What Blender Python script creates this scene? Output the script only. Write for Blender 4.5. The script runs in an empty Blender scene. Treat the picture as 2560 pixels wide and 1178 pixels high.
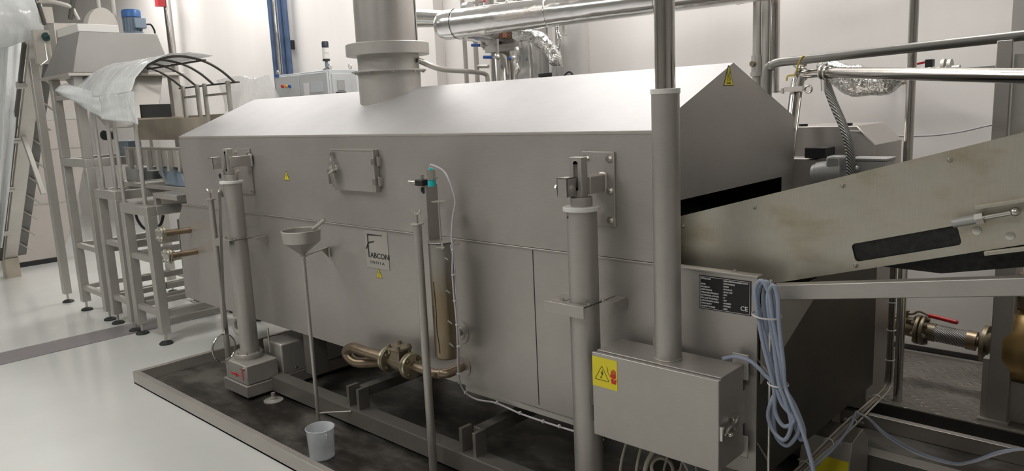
import bpy, bmesh, math, random
from mathutils import Vector as V, Matrix as M
random.seed(7)
SC = bpy.context.scene
C = SC.collection
PI = math.pi

# ------------------------------------------------------------------ camera
F_PX, W_PX, H_PX = 1900.0, 2560, 1178
def _unit(px, py):
    return V((px - W_PX/2, -(py - H_PX/2), -F_PX)).normalized()
_X = -_unit(-760, 357); _Y = _unit(3096.17, 179.62); _Y = (_Y - _X*_Y.dot(_X)).normalized(); _Z = _X.cross(_Y)
ROT = M((_X, _Y, _Z))                       # camera space -> world
EYE = V((0, 0, 1.7))
def at(px, py, x=None, y=None, z=None):
    """world point seen at a photograph pixel, on the real plane x=, y= or z="""
    r = ROT @ V((px - W_PX/2, -(py - H_PX/2), -F_PX))
    t = (x - EYE.x)/r.x if x is not None else (y - EYE.y)/r.y if y is not None else (z - EYE.z)/r.z
    return EYE + r*t
cam = bpy.data.objects.new('camera', bpy.data.cameras.new('camera'))
cam.data.sensor_width = 36; cam.data.lens = F_PX/W_PX*36; cam.data.clip_start = 0.05; cam.data.clip_end = 100
cam.matrix_world = M.Translation(EYE) @ ROT.to_4x4()
C.objects.link(cam); SC.camera = cam

# ------------------------------------------------------------------ world, exposure
w = bpy.data.worlds.new('world'); SC.world = w; w.use_nodes = True
w.node_tree.nodes['Background'].inputs[0].default_value = (0.9, 0.88, 0.85, 1)
w.node_tree.nodes['Background'].inputs[1].default_value = 0.15
SC.view_settings.view_transform = 'Standard'; SC.view_settings.look = 'None'
SC.view_settings.gamma = 1; SC.view_settings.use_curve_mapping = False
SC.view_settings.exposure = 0.05
LAMP_STRENGTH = 21.0
LAMPS = [(-11.0, 3.9), (-8.4, 4.1), (-5.8, 4.1), (-5.0, 0.7), (-3.2, 4.1), (-8.6, -1.6), (-3.8, -0.8), (-1.0, 4.1), (-0.2, -1.2)]  # front row positions added to light the steel fronts
CEIL = 4.1

# ------------------------------------------------------------------ materials
def _mat(name):
    m = bpy.data.materials.new(name); m.use_nodes = True
    nt = m.node_tree; b = nt.nodes['Principled BSDF']
    return m, nt, b
def _tc(nt, scale=(1, 1, 1)):
    t = nt.nodes.new('ShaderNodeTexCoord'); mp = nt.nodes.new('ShaderNodeMapping')
    mp.inputs['Scale'].default_value = scale; nt.links.new(t.outputs['Object'], mp.inputs[0]); return mp.outputs[0]
def _noise(nt, vec, scale, detail=4, rough=0.5):
    n = nt.nodes.new('ShaderNodeTexNoise'); n.inputs['Scale'].default_value = scale
    n.inputs['Detail'].default_value = detail; n.inputs['Roughness'].default_value = rough
    nt.links.new(vec, n.inputs['Vector']); return n.outputs['Fac']
def _ramp(nt, fac, stops):
    r = nt.nodes.new('ShaderNodeValToRGB'); e = r.color_ramp.elements
    while len(e) < len(stops): e.new(0.5)
    for k, (p, c) in enumerate(stops): e[k].position = p; e[k].color = (*c, 1) if len(c) == 3 else c
    nt.links.new(fac, r.inputs[0]); return r.outputs[0]
def _rng(nt, fac, lo, hi):
    r = nt.nodes.new('ShaderNodeMapRange'); r.inputs['To Min'].default_value = lo; r.inputs['To Max'].default_value = hi
    nt.links.new(fac, r.inputs[0]); return r.outputs[0]
def _bump(nt, b, h, strength, dist=0.01):
    n = nt.nodes.new('ShaderNodeBump'); n.inputs['Strength'].default_value = strength; n.inputs['Distance'].default_value = dist
    nt.links.new(h, n.inputs['Height']); nt.links.new(n.outputs[0], b.inputs['Normal'])
def plain(name, col, rough=0.5, metal=0.0, var=0.0, vs=8.0, bump=0.0, spec=0.5):
    m, nt, b = _mat(name)
    b.inputs['Base Color'].default_value = (*col, 1); b.inputs['Roughness'].default_value = rough
    b.inputs['Metallic'].default_value = metal; b.inputs['Specular IOR Level'].default_value = spec
    if var or bump:
        v = _tc(nt); n = _noise(nt, v, vs)
        if var:
            lo = tuple(c*(1-var) for c in col); hi = tuple(min(1, c*(1+var)) for c in col)
            nt.links.new(_ramp(nt, n, [(0.3, lo), (0.7, hi)]), b.inputs['Base Color'])
        if bump: _bump(nt, b, n, bump)
    return m
def brushed(name, col, rough, metal=0.9, grain=(4, 4, 90), amount=0.06, blotch=0.10):
    """satin stainless: fine drawn grain and faint handling blotches"""
    m, nt, b = _mat(name)
    b.inputs['Metallic'].default_value = metal
    v = _tc(nt); g = _noise(nt, _tc(nt, grain), 6, 3, 0.6); n = _noise(nt, v, 2.2, 5, 0.6)
    mix = nt.nodes.new('ShaderNodeMix'); mix.data_type = 'RGBA'; mix.blend_type = 'MULTIPLY'; mix.inputs[0].default_value = 1
    nt.links.new(_ramp(nt, n, [(0.3, tuple(c*(1-blotch) for c in col)), (0.72, tuple(min(1, c*(1+blotch*0.6)) for c in col))]), mix.inputs[6])
    nt.links.new(_ramp(nt, g, [(0.3, (1-amount,)*3), (0.7, (1, 1, 1))]), mix.inputs[7])
    nt.links.new(mix.outputs[2], b.inputs['Base Color'])
    nt.links.new(_rng(nt, n, rough-0.05, rough+0.07), b.inputs['Roughness'])
    _bump(nt, b, g, 0.05, 0.001)
    return m
STEEL = brushed('satin_stainless', (0.49, 0.465, 0.435), 0.42, metal=0.72)
STEELH = brushed('satin_stainless_horizontal', (0.46, 0.452, 0.45), 0.56, metal=0.75, grain=(1.2, 60, 60))
STEELB = brushed('bead_blasted_steel', (0.53, 0.515, 0.48), 0.46, metal=0.65, grain=(8, 8, 8), amount=0.03)
STEELL = brushed('light_satin_steel', (0.56, 0.53, 0.49), 0.42, metal=0.7, grain=(6, 6, 30))
CHROME = plain('polished_tube', (0.55, 0.53, 0.50), 0.16, 1.0, 0.08, 5)
GLAZED = plain('bright_bolt_steel', (0.62, 0.60, 0.56), 0.28, 1.0)
def foil_mat():
    m, nt, b = _mat('aluminium_cladding')
    b.inputs['Base Color'].default_value = (0.78, 0.78, 0.77, 1); b.inputs['Metallic'].default_value = 1; b.inputs['Roughness'].default_value = 0.2
    v = _tc(nt, (1, 1, 0.6)); n = _noise(nt, v, 4, 3, 0.5); _bump(nt, b, n, 0.5, 0.03); return m
FOIL = foil_mat()
def crumple_mat():
    m, nt, b = _mat('crumpled_foil')
    b.inputs['Base Color'].default_value = (0.72, 0.72, 0.70, 1); b.inputs['Metallic'].default_value = 1; b.inputs['Roughness'].default_value = 0.22
    v = _tc(nt); n = _noise(nt, v, 14, 4, 0.6); _bump(nt, b, n, 0.9, 0.03); return m
CRUMPLE = crumple_mat()
OILY = None
def tray_mat():
    m, nt, b = _mat('oily_tray_steel')
    v = _tc(nt); n = _noise(nt, v, 1.7, 6, 0.62); n2 = _noise(nt, _tc(nt, (1.3, 3, 1)), 1.6, 6, 0.62)
    mx = nt.nodes.new('ShaderNodeMath'); mx.operation = 'MULTIPLY'; nt.links.new(n, mx.inputs[0]); nt.links.new(n2, mx.inputs[1])
    nt.links.new(_ramp(nt, mx.outputs[0], [(0.19, (0.04, 0.036, 0.03)), (0.235, (0.085, 0.078, 0.068)), (0.27, (0.13, 0.122, 0.108)), (0.31, (0.20, 0.19, 0.17))]), b.inputs['Base Color'])
    b.inputs['Metallic'].default_value = 0.6
    nt.links.new(_rng(nt, n, 0.18, 0.5), b.inputs['Roughness']); return m
TRAY = tray_mat()
def floor_mat():
    m, nt, b = _mat('white_epoxy')
    v = _tc(nt); n = _noise(nt, v, 0.8, 5, 0.55); n2 = _noise(nt, v, 14, 4, 0.6)
    nt.links.new(_ramp(nt, n, [(0.3, (0.60, 0.615, 0.585)), (0.75, (0.69, 0.70, 0.67))]), b.inputs['Base Color'])
    nt.links.new(_rng(nt, n, 0.1, 0.2), b.inputs['Roughness']); _bump(nt, b, n2, 0.04, 0.004); return m
FLOOR = floor_mat()
def wall_mat():
    m, nt, b = _mat('white_wall_panel')
    v = _tc(nt); n = _noise(nt, _tc(nt, (1.4, 1.4, 0.12)), 1.6, 5, 0.6)
    nt.links.new(_ramp(nt, n, [(0.3, (0.84, 0.81, 0.785)), (0.7, (0.89, 0.865, 0.84))]), b.inputs['Base Color'])
    b.inputs['Roughness'].default_value = 0.38; return m
WALL = wall_mat()
def chequer_mat():
    m, nt, b = _mat('chequer_plate')
    v = _tc(nt, (1, 1, 1)); 
    def bars(rot, off):
        mp = nt.nodes.new('ShaderNodeMapping'); mp.inputs['Rotation'].default_value = (0, 0, rot); mp.inputs['Location'].default_value = off
        mp.inputs['Scale'].default_value = (28, 28, 28); nt.links.new(v, mp.inputs[0])
        sx = nt.nodes.new('ShaderNodeSeparateXYZ'); nt.links.new(mp.outputs[0], sx.inputs[0])
        def wv(o, mul):
            a = nt.nodes.new('ShaderNodeMath'); a.operation = 'MULTIPLY'; a.inputs[1].default_value = mul; nt.links.new(o, a.inputs[0])
            s = nt.nodes.new('ShaderNodeMath'); s.operation = 'SINE'; nt.links.new(a.outputs[0], s.inputs[0])
            g = nt.nodes.new('ShaderNodeMath'); g.operation = 'SMOOTH_MAX'; g.inputs[1].default_value = 0; g.inputs[2].default_value = 0.1; nt.links.new(s.outputs[0], g.inputs[0]); return g.outputs[0]
        p = nt.nodes.new('ShaderNodeMath'); p.operation = 'MULTIPLY'
        a = wv(sx.outputs[0], 2.0); c = wv(sx.outputs[1], 5.0)
        nt.links.new(a, p.inputs[0]); nt.links.new(c, p.inputs[1]); return p.outputs[0]
    mx = nt.nodes.new('ShaderNodeMath'); mx.operation = 'MAXIMUM'
    nt.links.new(bars(PI/4, (0, 0, 0)), mx.inputs[0]); nt.links.new(bars(-PI/4, (0.8, 0, 0)), mx.inputs[1])
    n = _noise(nt, v, 3, 5)
    nt.links.new(_ramp(nt, n, [(0.3, (0.16, 0.145, 0.125)), (0.7, (0.27, 0.25, 0.22))]), b.inputs['Base Color'])
    b.inputs['Metallic'].default_value = 0.4; b.inputs['Roughness'].default_value = 0.45
    _bump(nt, b, mx.outputs[0], 0.9, 0.008); return m
CHEQ = chequer_mat()
def stained_mat(name, base, stain, zlo, zhi, metal=0.85, rough=0.36, axis=2, streak=(9, 9, 0.8)):
    """steel with a heat / oil stain band between two heights (wear on the thing itself)"""
    m, nt, b = _mat(name)
    t = nt.nodes.new('ShaderNodeTexCoord'); sx = nt.nodes.new('ShaderNodeSeparateXYZ'); nt.links.new(t.outputs['Object'], sx.inputs[0])
    mr = nt.nodes.new('ShaderNodeMapRange'); mr.inputs['From Min'].default_value = zlo; mr.inputs['From Max'].default_value = zhi
    nt.links.new(sx.outputs[axis], mr.inputs[0])
    n = _noise(nt, _tc(nt, streak), 5, 5, 0.65)
    mu = nt.nodes.new('ShaderNodeMath'); mu.operation = 'MULTIPLY'; nt.links.new(mr.outputs[0], mu.inputs[0])
    r2 = _rng(nt, n, 0.35, 1.45); nt.links.new(r2, mu.inputs[1]); mu.use_clamp = True
    nt.links.new(_ramp(nt, mu.outputs[0], [(0.0, base), (0.45, tuple((a+c)/2 for a, c in zip(base, stain))), (0.95, stain)]), b.inputs['Base Color'])
    b.inputs['Metallic'].default_value = metal; b.inputs['Roughness'].default_value = rough; return m
BRASS = plain('tarnished_brass', (0.25, 0.21, 0.145), 0.45, 0.7, 0.25, 14)
BRASSL = plain('yellow_zinc_flange', (0.50, 0.46, 0.33), 0.32, 0.9, 0.2, 20)
COPPER = plain('browned_pipe', (0.27, 0.21, 0.145), 0.38, 0.8, 0.3, 10)
DARKM = plain('shade_black_interior', (0.012, 0.012, 0.012), 0.5, 0.2)  # the unlit inside of hood and tank, put into the colour as black
BLACK = plain('black_plastic', (0.016, 0.016, 0.018), 0.45)
RUBBER = plain('black_rubber', (0.02, 0.022, 0.022), 0.6)
WHITEP = plain('white_nylon', (0.72, 0.71, 0.68), 0.4)
TIE = plain('white_cable_tie', (0.62, 0.61, 0.60), 0.4)
CABW = plain('pale_grey_cable', (0.50, 0.48, 0.50), 0.42)
CABI = plain('ivory_cable', (0.42, 0.40, 0.33), 0.45)
CABB = plain('blue_grey_cable', (0.29, 0.335, 0.425), 0.42, 0, 0.06)
CABT = plain('taupe_cable', (0.22, 0.185, 0.15), 0.5, 0, 0.2, 30)
YEL = plain('yellow_vinyl', (0.78, 0.66, 0.02), 0.4)
INK = plain('black_ink', (0.012, 0.012, 0.012), 0.5)
REDI = plain('red_ink', (0.55, 0.03, 0.02), 0.5)
REDM = plain('red_marker', (0.62, 0.05, 0.05), 0.5)
REDP = plain('red_handle_sleeve', (0.55, 0.03, 0.04), 0.35)
REDPAINT = plain('red_painted_pipe', (0.48, 0.03, 0.04), 0.4)
BLUEP = plain('blue_lever_sleeve', (0.02, 0.09, 0.36), 0.4)
BLUEM = plain('blue_fan_cover', (0.03, 0.12, 0.34), 0.4)
GREYM = plain('grey_blue_motor_paint', (0.20, 0.26, 0.33), 0.45)
GREYC = plain('light_grey_cabinet_paint', (0.50, 0.52, 0.53), 0.42)
TEAL = plain('teal_sensor_plastic', (0.02, 0.52, 0.55), 0.35)
LABELW = plain('white_label_print', (0.75, 0.75, 0.75), 0.5)
ALUH = plain('cast_aluminium', (0.42, 0.42, 0.41), 0.45, 0.5, 0.1)
ENGRAVE = plain('etched_letter_grey', (0.05, 0.048, 0.045), 0.5, 0.3)
FRAMES = brushed('dark_frame_steel', (0.27, 0.255, 0.23), 0.46, metal=0.7, grain=(8, 8, 8), amount=0.03)  # darker steel tone for the frame members
ENDSHADE = brushed('shade_darkened_panel', (0.15, 0.14, 0.12), 0.40, metal=0.8, blotch=0.25)  # the tank end's dark reflection is put into this steel colour
CASING = plain('pale_dusty_sheet_metal', (0.50, 0.46, 0.425), 0.45, 0.2, 0.06, 2)
HOPM = plain('hopper_steel', (0.29, 0.28, 0.265), 0.42, 0.45, 0.06, 3)
OLDS = plain('oil_browned_steel', (0.45, 0.40, 0.325), 0.45, 0.4, 0.15, 5)
DUCTB = plain('blue_cladding', (0.09, 0.14, 0.25), 0.35, 0.4, 0.2, 6)
GREYSTRIP = plain('grey_floor_strip', (0.235, 0.22, 0.225), 0.3, 0, 0.1, 3)
SKIRT = plain('black_skirting', (0.03, 0.028, 0.026), 0.4)
YROPE = plain('yellow_wire_sleeve', (0.62, 0.45, 0.05), 0.5)
CREAM = plain('cream_housing', (0.55, 0.52, 0.47), 0.5)
def sheet_mat(name, alpha, col=(0.85, 0.88, 0.88)):
    m, nt, b = _mat(name)
    b.inputs['Base Color'].default_value = (*col, 1); b.inputs['Roughness'].default_value = 0.12
    n = _noise(nt, _tc(nt), 3.0, 4, 0.55); _bump(nt, b, n, 0.5, 0.06)
    tr = nt.nodes.new('ShaderNodeBsdfTransparent'); mx = nt.nodes.new('ShaderNodeMixShader'); o = nt.nodes['Material Output']
    nt.links.new(_rng(nt, n, alpha-0.12, alpha+0.14), mx.inputs[0]); nt.links.new(tr.outputs[0], mx.inputs[1]); nt.links.new(b.outputs[0], mx.inputs[2])
    nt.links.new(mx.outputs[0], o.inputs[0]); return m
SHEET = sheet_mat('milky_plastic_sheet', 0.62)
SHEETC = sheet_mat('clear_plastic_sheet', 0.30)
CUP = sheet_mat('frosted_jug_plastic', 0.6, (0.80, 0.83, 0.86))
CHAMBER = None

# ------------------------------------------------------------------ mesh kit
def frame(d):
    d = V(d).normalized(); a = V((0, 0, 1)) if abs(d.z) < 0.9 else V((1, 0, 0))
    u = d.cross(a).normalized(); return u, d.cross(u).normalized(), d
class MB:
    def __init__(s): s.b = bmesh.new()
    def face(s, vs):
        try: return s.b.faces.new(vs)
        except ValueError: return None
    def box(s, x0, x1, y0, y1, z0, z1, m=None):
        p = [V((x, y, z)) for z in (z0, z1) for y in (y0, y1) for x in (x0, x1)]
        if m: p = [m @ q for q in p]
        v = [s.b.verts.new(q) for q in p]
        for f in ((0, 2, 3, 1), (4, 5, 7, 6), (0, 1, 5, 4), (2, 6, 7, 3), (0, 4, 6, 2), (1, 3, 7, 5)): s.face([v[i] for i in f])
        return s
    def beam(s, p0, p1, w, h, up=(0, 0, 1)):
        """rectangular bar between two points, w across, h along up"""
        p0, p1 = V(p0), V(p1); d = (p1-p0).normalized(); u = V(up); a = d.cross(u).normalized(); u = a.cross(d).normalized()
        v = [s.b.verts.new(q + a*i*w/2 + u*j*h/2) for q in (p0, p1) for i, j in ((-1, -1), (1, -1), (1, 1), (-1, 1))]
        s.face(v[3::-1]); s.face(v[4:])
        for i in range(4): s.face([v[i], v[(i+1) % 4], v[4+(i+1) % 4], v[4+i]])
        return s
    def cyl(s, p0, p1, r0, r1=None, n=24, caps=True):
        p0, p1 = V(p0), V(p1); r1 = r0 if r1 is None else r1; u, w_, d = frame(p1-p0)
        R = [[s.b.verts.new(p + (u*math.cos(a) + w_*math.sin(a))*r) for a in (2*PI*k/n for k in range(n))] for p, r in ((p0, r0), (p1, r1))]
        for k in range(n): s.face([R[0][k], R[0][(k+1) % n], R[1][(k+1) % n], R[1][k]])
        if caps: s.face(R[0][::-1]); s.face(R[1])
        return s
    def pipe(s, p0, p1, ro, ri, n=24):
        """hollow cylinder"""
        p0, p1 = V(p0), V(p1); u, w_, d = frame(p1-p0)
        R = [[s.b.verts.new(p + (u*math.cos(a) + w_*math.sin(a))*r) for a in (2*PI*k/n for k in range(n))] for p, r in ((p0, ro), (p1, ro), (p1, ri), (p0, ri))]
        for q in range(4):
            A, B = R[q], R[(q+1) % 4]
            for k in range(n): s.face([A[k], A[(k+1) % n], B[(k+1) % n], B[k]])
        return s
    def lathe(s, base, axis, prof, n=32, close=False):
        """profile [(radius, height)...] turned about axis at base"""
        base = V(base); u, w_, d = frame(axis); rings = []
        for r, h in prof:
            if r < 1e-6: rings.append([s.b.verts.new(base + d*h)])
            else: rings.append([s.b.verts.new(base + d*h + (u*math.cos(a) + w_*math.sin(a))*r) for a in (2*PI*k/n for k in range(n))])
        for A, B in zip(rings, rings[1:]):
            for k in range(n):
                a0, a1 = A[k % len(A)], A[(k+1) % n % len(A)]; b0, b1 = B[k % len(B)], B[(k+1) % n % len(B)]
                f = [a0, a1, b1, b0]; q = []
                for e in f:
                    if e not in q: q.append(e)
                if len(q) > 2: s.face(q)
        return s
    def tube(s, pts, r, n=10, smooth=True, caps=True, sub=6):
        pts = [V(p) for p in pts]
        if smooth and len(pts) > 2:
            q = []
            P = [pts[0]*2-pts[1]] + pts + [pts[-1]*2-pts[-2]]
            for i in range(1, len(P)-2):
                a, b, c, d = P[i-1:i+3]
                for k in range(sub):
                    t = k/sub
                    q.append(0.5*((2*b) + (c-a)*t + (2*a-5*b+4*c-d)*t*t + (3*b-a-3*c+d)*t**3))
            q.append(pts[-1]); pts = q
        rr = r if callable(r) else (lambda t: r)
        d = (pts[1]-pts[0]).normalized(); u, w_, _ = frame(d); prev = None
        N = len(pts)
        for i, p in enumerate(pts):
            t = ((pts[min(i+1, N-1)]-pts[max(i-1, 0)])).normalized()
            u = (u - t*u.dot(t)).normalized(); w_ = t.cross(u)
            ring = [s.b.verts.new(p + (u*math.cos(a) + w_*math.sin(a))*rr(i/(N-1))) for a in (2*PI*k/n for k in range(n))]
            if prev:
                for k in range(n): s.face([prev[k], prev[(k+1) % n], ring[(k+1) % n], ring[k]])
            elif caps: s.face(ring[::-1])
            prev = ring
        if caps: s.face(prev)
        return s
    def torus(s, c, axis, R, r, n=36, m=10):
        c = V(c); u, w_, d = frame(axis); rings = []
        for i in range(n):
            a = 2*PI*i/n; e = u*math.cos(a) + w_*math.sin(a)
            rings.append([s.b.verts.new(c + e*(R + r*math.cos(t)) + d*r*math.sin(t)) for t in (2*PI*k/m for k in range(m))])
        for i in range(n):
            A, B = rings[i], rings[(i+1) % n]
            for k in range(m): s.face([A[k], B[k], B[(k+1) % m], A[(k+1) % m]])
        return s
    def prism(s, pts, off):
        """polygon (3-D points) given thickness by the vector off"""
        off = V(off); a = [s.b.verts.new(V(p)) for p in pts]; b = [s.b.verts.new(V(p)+off) for p in pts]
        s.face(a[::-1]); s.face(b); n = len(a)
        for i in range(n): s.face([a[i], a[(i+1) % n], b[(i+1) % n], b[i]])
        return s
    def hexa(s, p, d, r, h):
        """hex bolt head with washer and thread end"""
        p = V(p); d = V(d).normalized()
        s.cyl(p, p+d*0.002, r*1.45, n=18); s.cyl(p+d*0.002, p+d*(0.002+h), r, n=6); s.cyl(p+d*h, p+d*(h*1.35), r*0.55, n=12)
        return s
    def ball(s, c, r, n=16, sz=1.0):
        prof = [(r*math.sin(PI*k/n), -r*sz*math.cos(PI*k/n)) for k in range(n+1)]
        prof[0] = (0, prof[0][1]); prof[-1] = (0, prof[-1][1])
        return s.lathe(c, (0, 0, 1), prof, 20)
    def build(s, name, mat, parent=None, bevel=0.0, sharp=35, label=None, solid=0.0):
        bmesh.ops.recalc_face_normals(s.b, faces=s.b.faces)
        me = bpy.data.meshes.new(name)
        if parent is not None: org = ORG[parent.name]
        else:
            xs = [v.co for v in s.b.verts]
            org = V(((min(p.x for p in xs)+max(p.x for p in xs))/2, (min(p.y for p in xs)+max(p.y for p in xs))/2, min(p.z for p in xs)))
        bmesh.ops.translate(s.b, verts=s.b.verts, vec=-org)
        s.b.to_mesh(me); s.b.free()
        me.materials.append(mat)
        me.polygons.foreach_set('use_smooth', [True]*len(me.polygons)); me.set_sharp_from_angle(angle=math.radians(sharp))
        o = bpy.data.objects.new(name, me); C.objects.link(o); ORG[o.name] = org
        if parent is not None: o.parent = parent
        else: o.location = org
        if label: o['label'] = label
        if solid:
            md = o.modifiers.new('thickness', 'SOLIDIFY'); md.thickness = solid; md.offset = 0
        if bevel:
            md = o.modifiers.new('bevel', 'BEVEL'); md.width = bevel; md.segments = 2; md.limit_method = 'ANGLE'; md.angle_limit = math.radians(50); md.harden_normals = False
        return o
ORG = {}
def thing(name, label, cat, loc, group=None):
    o = bpy.data.objects.new(name, None); C.objects.link(o); o.location = V(loc); o.empty_display_size = 0.1
    ORG[o.name] = V(loc); o['label'] = label; o['category'] = cat
    if group: o['group'] = group
    return o
def tag(o, label, cat, group=None, kind=None):
    o['label'] = label; o['category'] = cat
    if group: o['group'] = group
    if kind: o['kind'] = kind
    return o
def struct(o): o['kind'] = 'structure'; return o
def bx(*a): return MB().box(*a)
def text(name, s, size, origin, xdir, nrm, mat, parent, thick=0.0006, bold=0.0, align='LEFT', sx=1.0):
    cu = bpy.data.curves.new(name, 'FONT'); cu.body = s; cu.size = size; cu.extrude = thick; cu.offset = bold; cu.align_x = align; cu.resolution_u = 2
    tmp = bpy.data.objects.new(name + '_tmp', cu); C.objects.link(tmp)
    dg = bpy.context.evaluated_depsgraph_get(); me = bpy.data.meshes.new_from_object(tmp.evaluated_get(dg)); bpy.data.objects.remove(tmp)
    x = V(xdir).normalized(); n = V(nrm).normalized(); y = n.cross(x)
    mt = M((x*sx, y, n)).transposed().to_4x4(); mt.translation = V(origin) - ORG[parent.name]
    me.transform(mt); me.materials.clear(); me.materials.append(mat); me.name = name
    o = bpy.data.objects.new(name, me); C.objects.link(o); o.parent = parent; ORG[o.name] = ORG[parent.name]; return o
def dup(root, delta, label=None, name=None):
    """copy of a thing with copies of its parts and sub-parts, moved by delta"""
    r = root.copy(); C.objects.link(r); r.location = root.location + V(delta); ORG[r.name] = ORG[root.name] + V(delta)
    if label: r['label'] = label
    def rec(a, b):
        for ch in [o for o in bpy.data.objects if o.parent == a]:
            c = ch.copy(); C.objects.link(c); c.parent = b; rec(ch, c)
    rec(root, r)
    return r
# ================================================================== the room
XL, XR, YF, YB_ = -16.0, 6.0, -6.0, 4.85
struct(bx(XL, XR, YF, YB_+0.3, -0.1, 0).build('floor', FLOOR))
struct(bx(XL, XR, YF, YB_+0.3, CEIL, CEIL+0.1).build('ceiling', plain('ceiling_white', (0.7, 0.69, 0.67), 0.6)))
struct(bx(XL, XR, YB_, YB_+0.2, 0, CEIL).build('wall_back', WALL))
struct(bx(XL-0.2, XL, YF, YB_+0.2, 0, CEIL).build('wall_left', WALL))
struct(bx(XR, XR+0.2, YF, YB_+0.2, 0, CEIL).build('wall_right', WALL))
struct(bx(XL, XR, YF-0.2, YF, 0, CEIL).build('wall_front', plain('wall_behind_viewer', (0.42, 0.41, 0.39), 0.6)))
struct(bx(-5.3, XR, YB_-0.012, YB_, 0, 0.16).build('baseboard_back', SKIRT))
# pilaster standing proud of the back wall, seen either side of the exhaust duct
struct(bx(-6.12, -5.35, YB_-0.12, YB_, 0, CEIL).build('trim_1', WALL, bevel=0.004))
# grey strip let into the floor
g = struct(bx(-6.76, -6.41, YF, YB_, 0.0, 0.004).build('trim_2', GREYSTRIP))
# unseen ceiling luminaires, the front ones added to brighten the machine fronts
for i, (x, y) in enumerate(LAMPS):
    t = thing('unseen_ceiling_light', 'unseen white ceiling light panel number %d' % i, 'light', (x, y, CEIL-0.03), 'ceiling light panels')
    t['label'] = 'unseen flush white rectangular light panel placed on the ceiling for the lighting'
    f = MB().box(x-0.62, x+0.62, y-0.32, y+0.32, CEIL-0.03, CEIL-0.001); f.build('light_frame', GREYC, t)
    em, nt, b = _mat('lit_diffuser_%d' % i)
    b.inputs['Emission Color'].default_value = (1, 0.972, 0.945, 1); b.inputs['Emission Strength'].default_value = LAMP_STRENGTH
    bx(x-0.6, x+0.6, y-0.3, y+0.3, CEIL-0.034, CEIL-0.0305).build('diffuser', em, t)

# ================================================================== drip tray
TX0, TX1, TY0, TY1 = -5.16, 0.9, 1.735, 3.86
t = thing('drip_tray', 'large shallow steel drip tray with oily floor under the fryer', 'tray', (-2.4, 2.8, 0))
MB().box(TX0, TX1, TY0, TY1, 0.001, 0.010).build('tray_floor', TRAY, t)
r = MB()
r.box(TX0, TX1, TY0, TY0+0.004, 0.001, 0.082); r.box(TX0, TX1, TY0+0.004, TY0+0.038, 0.078, 0.082); r.box(TX0, TX1, TY0+0.034, TY0+0.038, 0.01, 0.078)
r.box(TX0, TX1, TY1-0.038, TY1, 0.01, 0.082)
r.box(TX0, TX0+0.038, TY0+0.038, TY1-0.038, 0.01, 0.082); r.box(TX0, TX0+0.003, TY0, TY1, 0.001, 0.01)
r.build('rim', STEELL, t, bevel=0.0015)

# ================================================================== fryer tank
YH, YR = 2.32, 3.50
t = thing('fryer_tank', 'long grey stainless steel fryer tank below the gabled hood', 'fryer', (-3.3, 2.9, 0.4))
tank = t
ZT = 1.105; ZB = 0.40; X0, X1 = -5.46, -1.10
s = MB()
s.prism([(X0, YH, ZT), (X0-0.09, YH, ZT-0.11), (-5.60, YH, ZB+0.03), (-5.6, YH, ZB), (X1, YH, ZB), (X1, YH, ZT)], (0, 0.004, 0))
s.build('front_panel', STEEL, t)
s = MB(); s.box(X1-0.006, X1, YH+0.004, YR, ZB-0.03, ZT-0.1); s.build('end_panel', ENDSHADE, t)
s = MB(); s.box(X0, X1, YR-0.004, YR, ZB-0.02, ZT-0.02); s.build('rear_panel', STEELB, t)
s = MB(); s.box(-5.60, X1-0.006, YH+0.004, YR-0.004, ZB, ZB+0.006); s.build('tank_bottom', STEELB, t)
s = MB(); s.box(-5.60, -5.594, YH+0.004, YR-0.004, ZB+0.006, ZT-0.12); s.build('left_end_panel', STEELB, t)
s = MB(); s.box(X0, X1+0.006, YH-0.010, YH+0.03, ZT, ZT+0.005); s.build('top_lip', STEELL, t, bevel=0.001)
s = MB(); s.box(-5.40, -1.52, YH+0.012, YR-0.014, 0.97, 0.975); s.build('shade_liner', DARKM, t)  # black sheet standing in for the unlit tank inside
s = MB(); s.prism([(X1+0.004, 2.34, 1.0), (X1+0.004, 2.86, 0.97), (X1+0.004, 2.34, 0.73)], (0.004, 0, 0)); s.build('triangle_plate', STEELB, t)  # flat lighter triangle just off the end panel
s = MB(); s.box(-2.093, -2.089, YH-0.0012, YH, 0.415, ZT-0.005); s.build('panel_seam', ENGRAVE, t)
s = MB(); s.box(-2.20, -1.72, YH-0.001, YH, ZB+0.0, ZB+0.001); s.build('bottom_weld', ENGRAVE, t)
for (a, b) in (((1268, 885), (1280, 930)),):
    pass
# warning stickers
def warn(parent, c, xdir, nrm, hgt, stripes=True):
    x = V(xdir).normalized(); n = V(nrm).normalized(); y = n.cross(x); c = V(c)
    def P(a, b, d=0.0): return c + x*a*hgt + y*b*hgt + n*d
    k = MB().prism([P(-0.5, -0.45), P(0.5, -0.45), P(0.06, 0.5), P(-0.06, 0.5)], n*0.0008).build('warning_sticker', INK, parent, label='yellow and black triangular hot surface sticker')
    m = MB().prism([P(-0.44, -0.41, 0.0009), P(0.44, -0.41, 0.0009), P(0.03, 0.44, 0.0009), P(-0.03, 0.44, 0.0009)], n*0.0004).build('yellow_field', YEL, k)
    s = MB()
    for dx in (-0.12, 0, 0.12):
        for j in range(6):
            b0 = -0.22 + j*0.075; o = 0.03*math.sin(j*1.4); o2 = 0.03*math.sin((j+1)*1.4)
            s.prism([P(dx+o-0.018, b0, 0.0014), P(dx+o+0.018, b0, 0.0014), P(dx+o2+0.018, b0+0.075, 0.0014), P(dx+o2-0.018, b0+0.075, 0.0014)], n*0.0003)
    s.prism([P(-0.2, -0.34, 0.0014), P(0.2, -0.34, 0.0014), P(0.2, -0.29, 0.0014), P(-0.2, -0.29, 0.0014)], n*0.0003)
    s.build('heat_symbol', INK, k)
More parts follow.
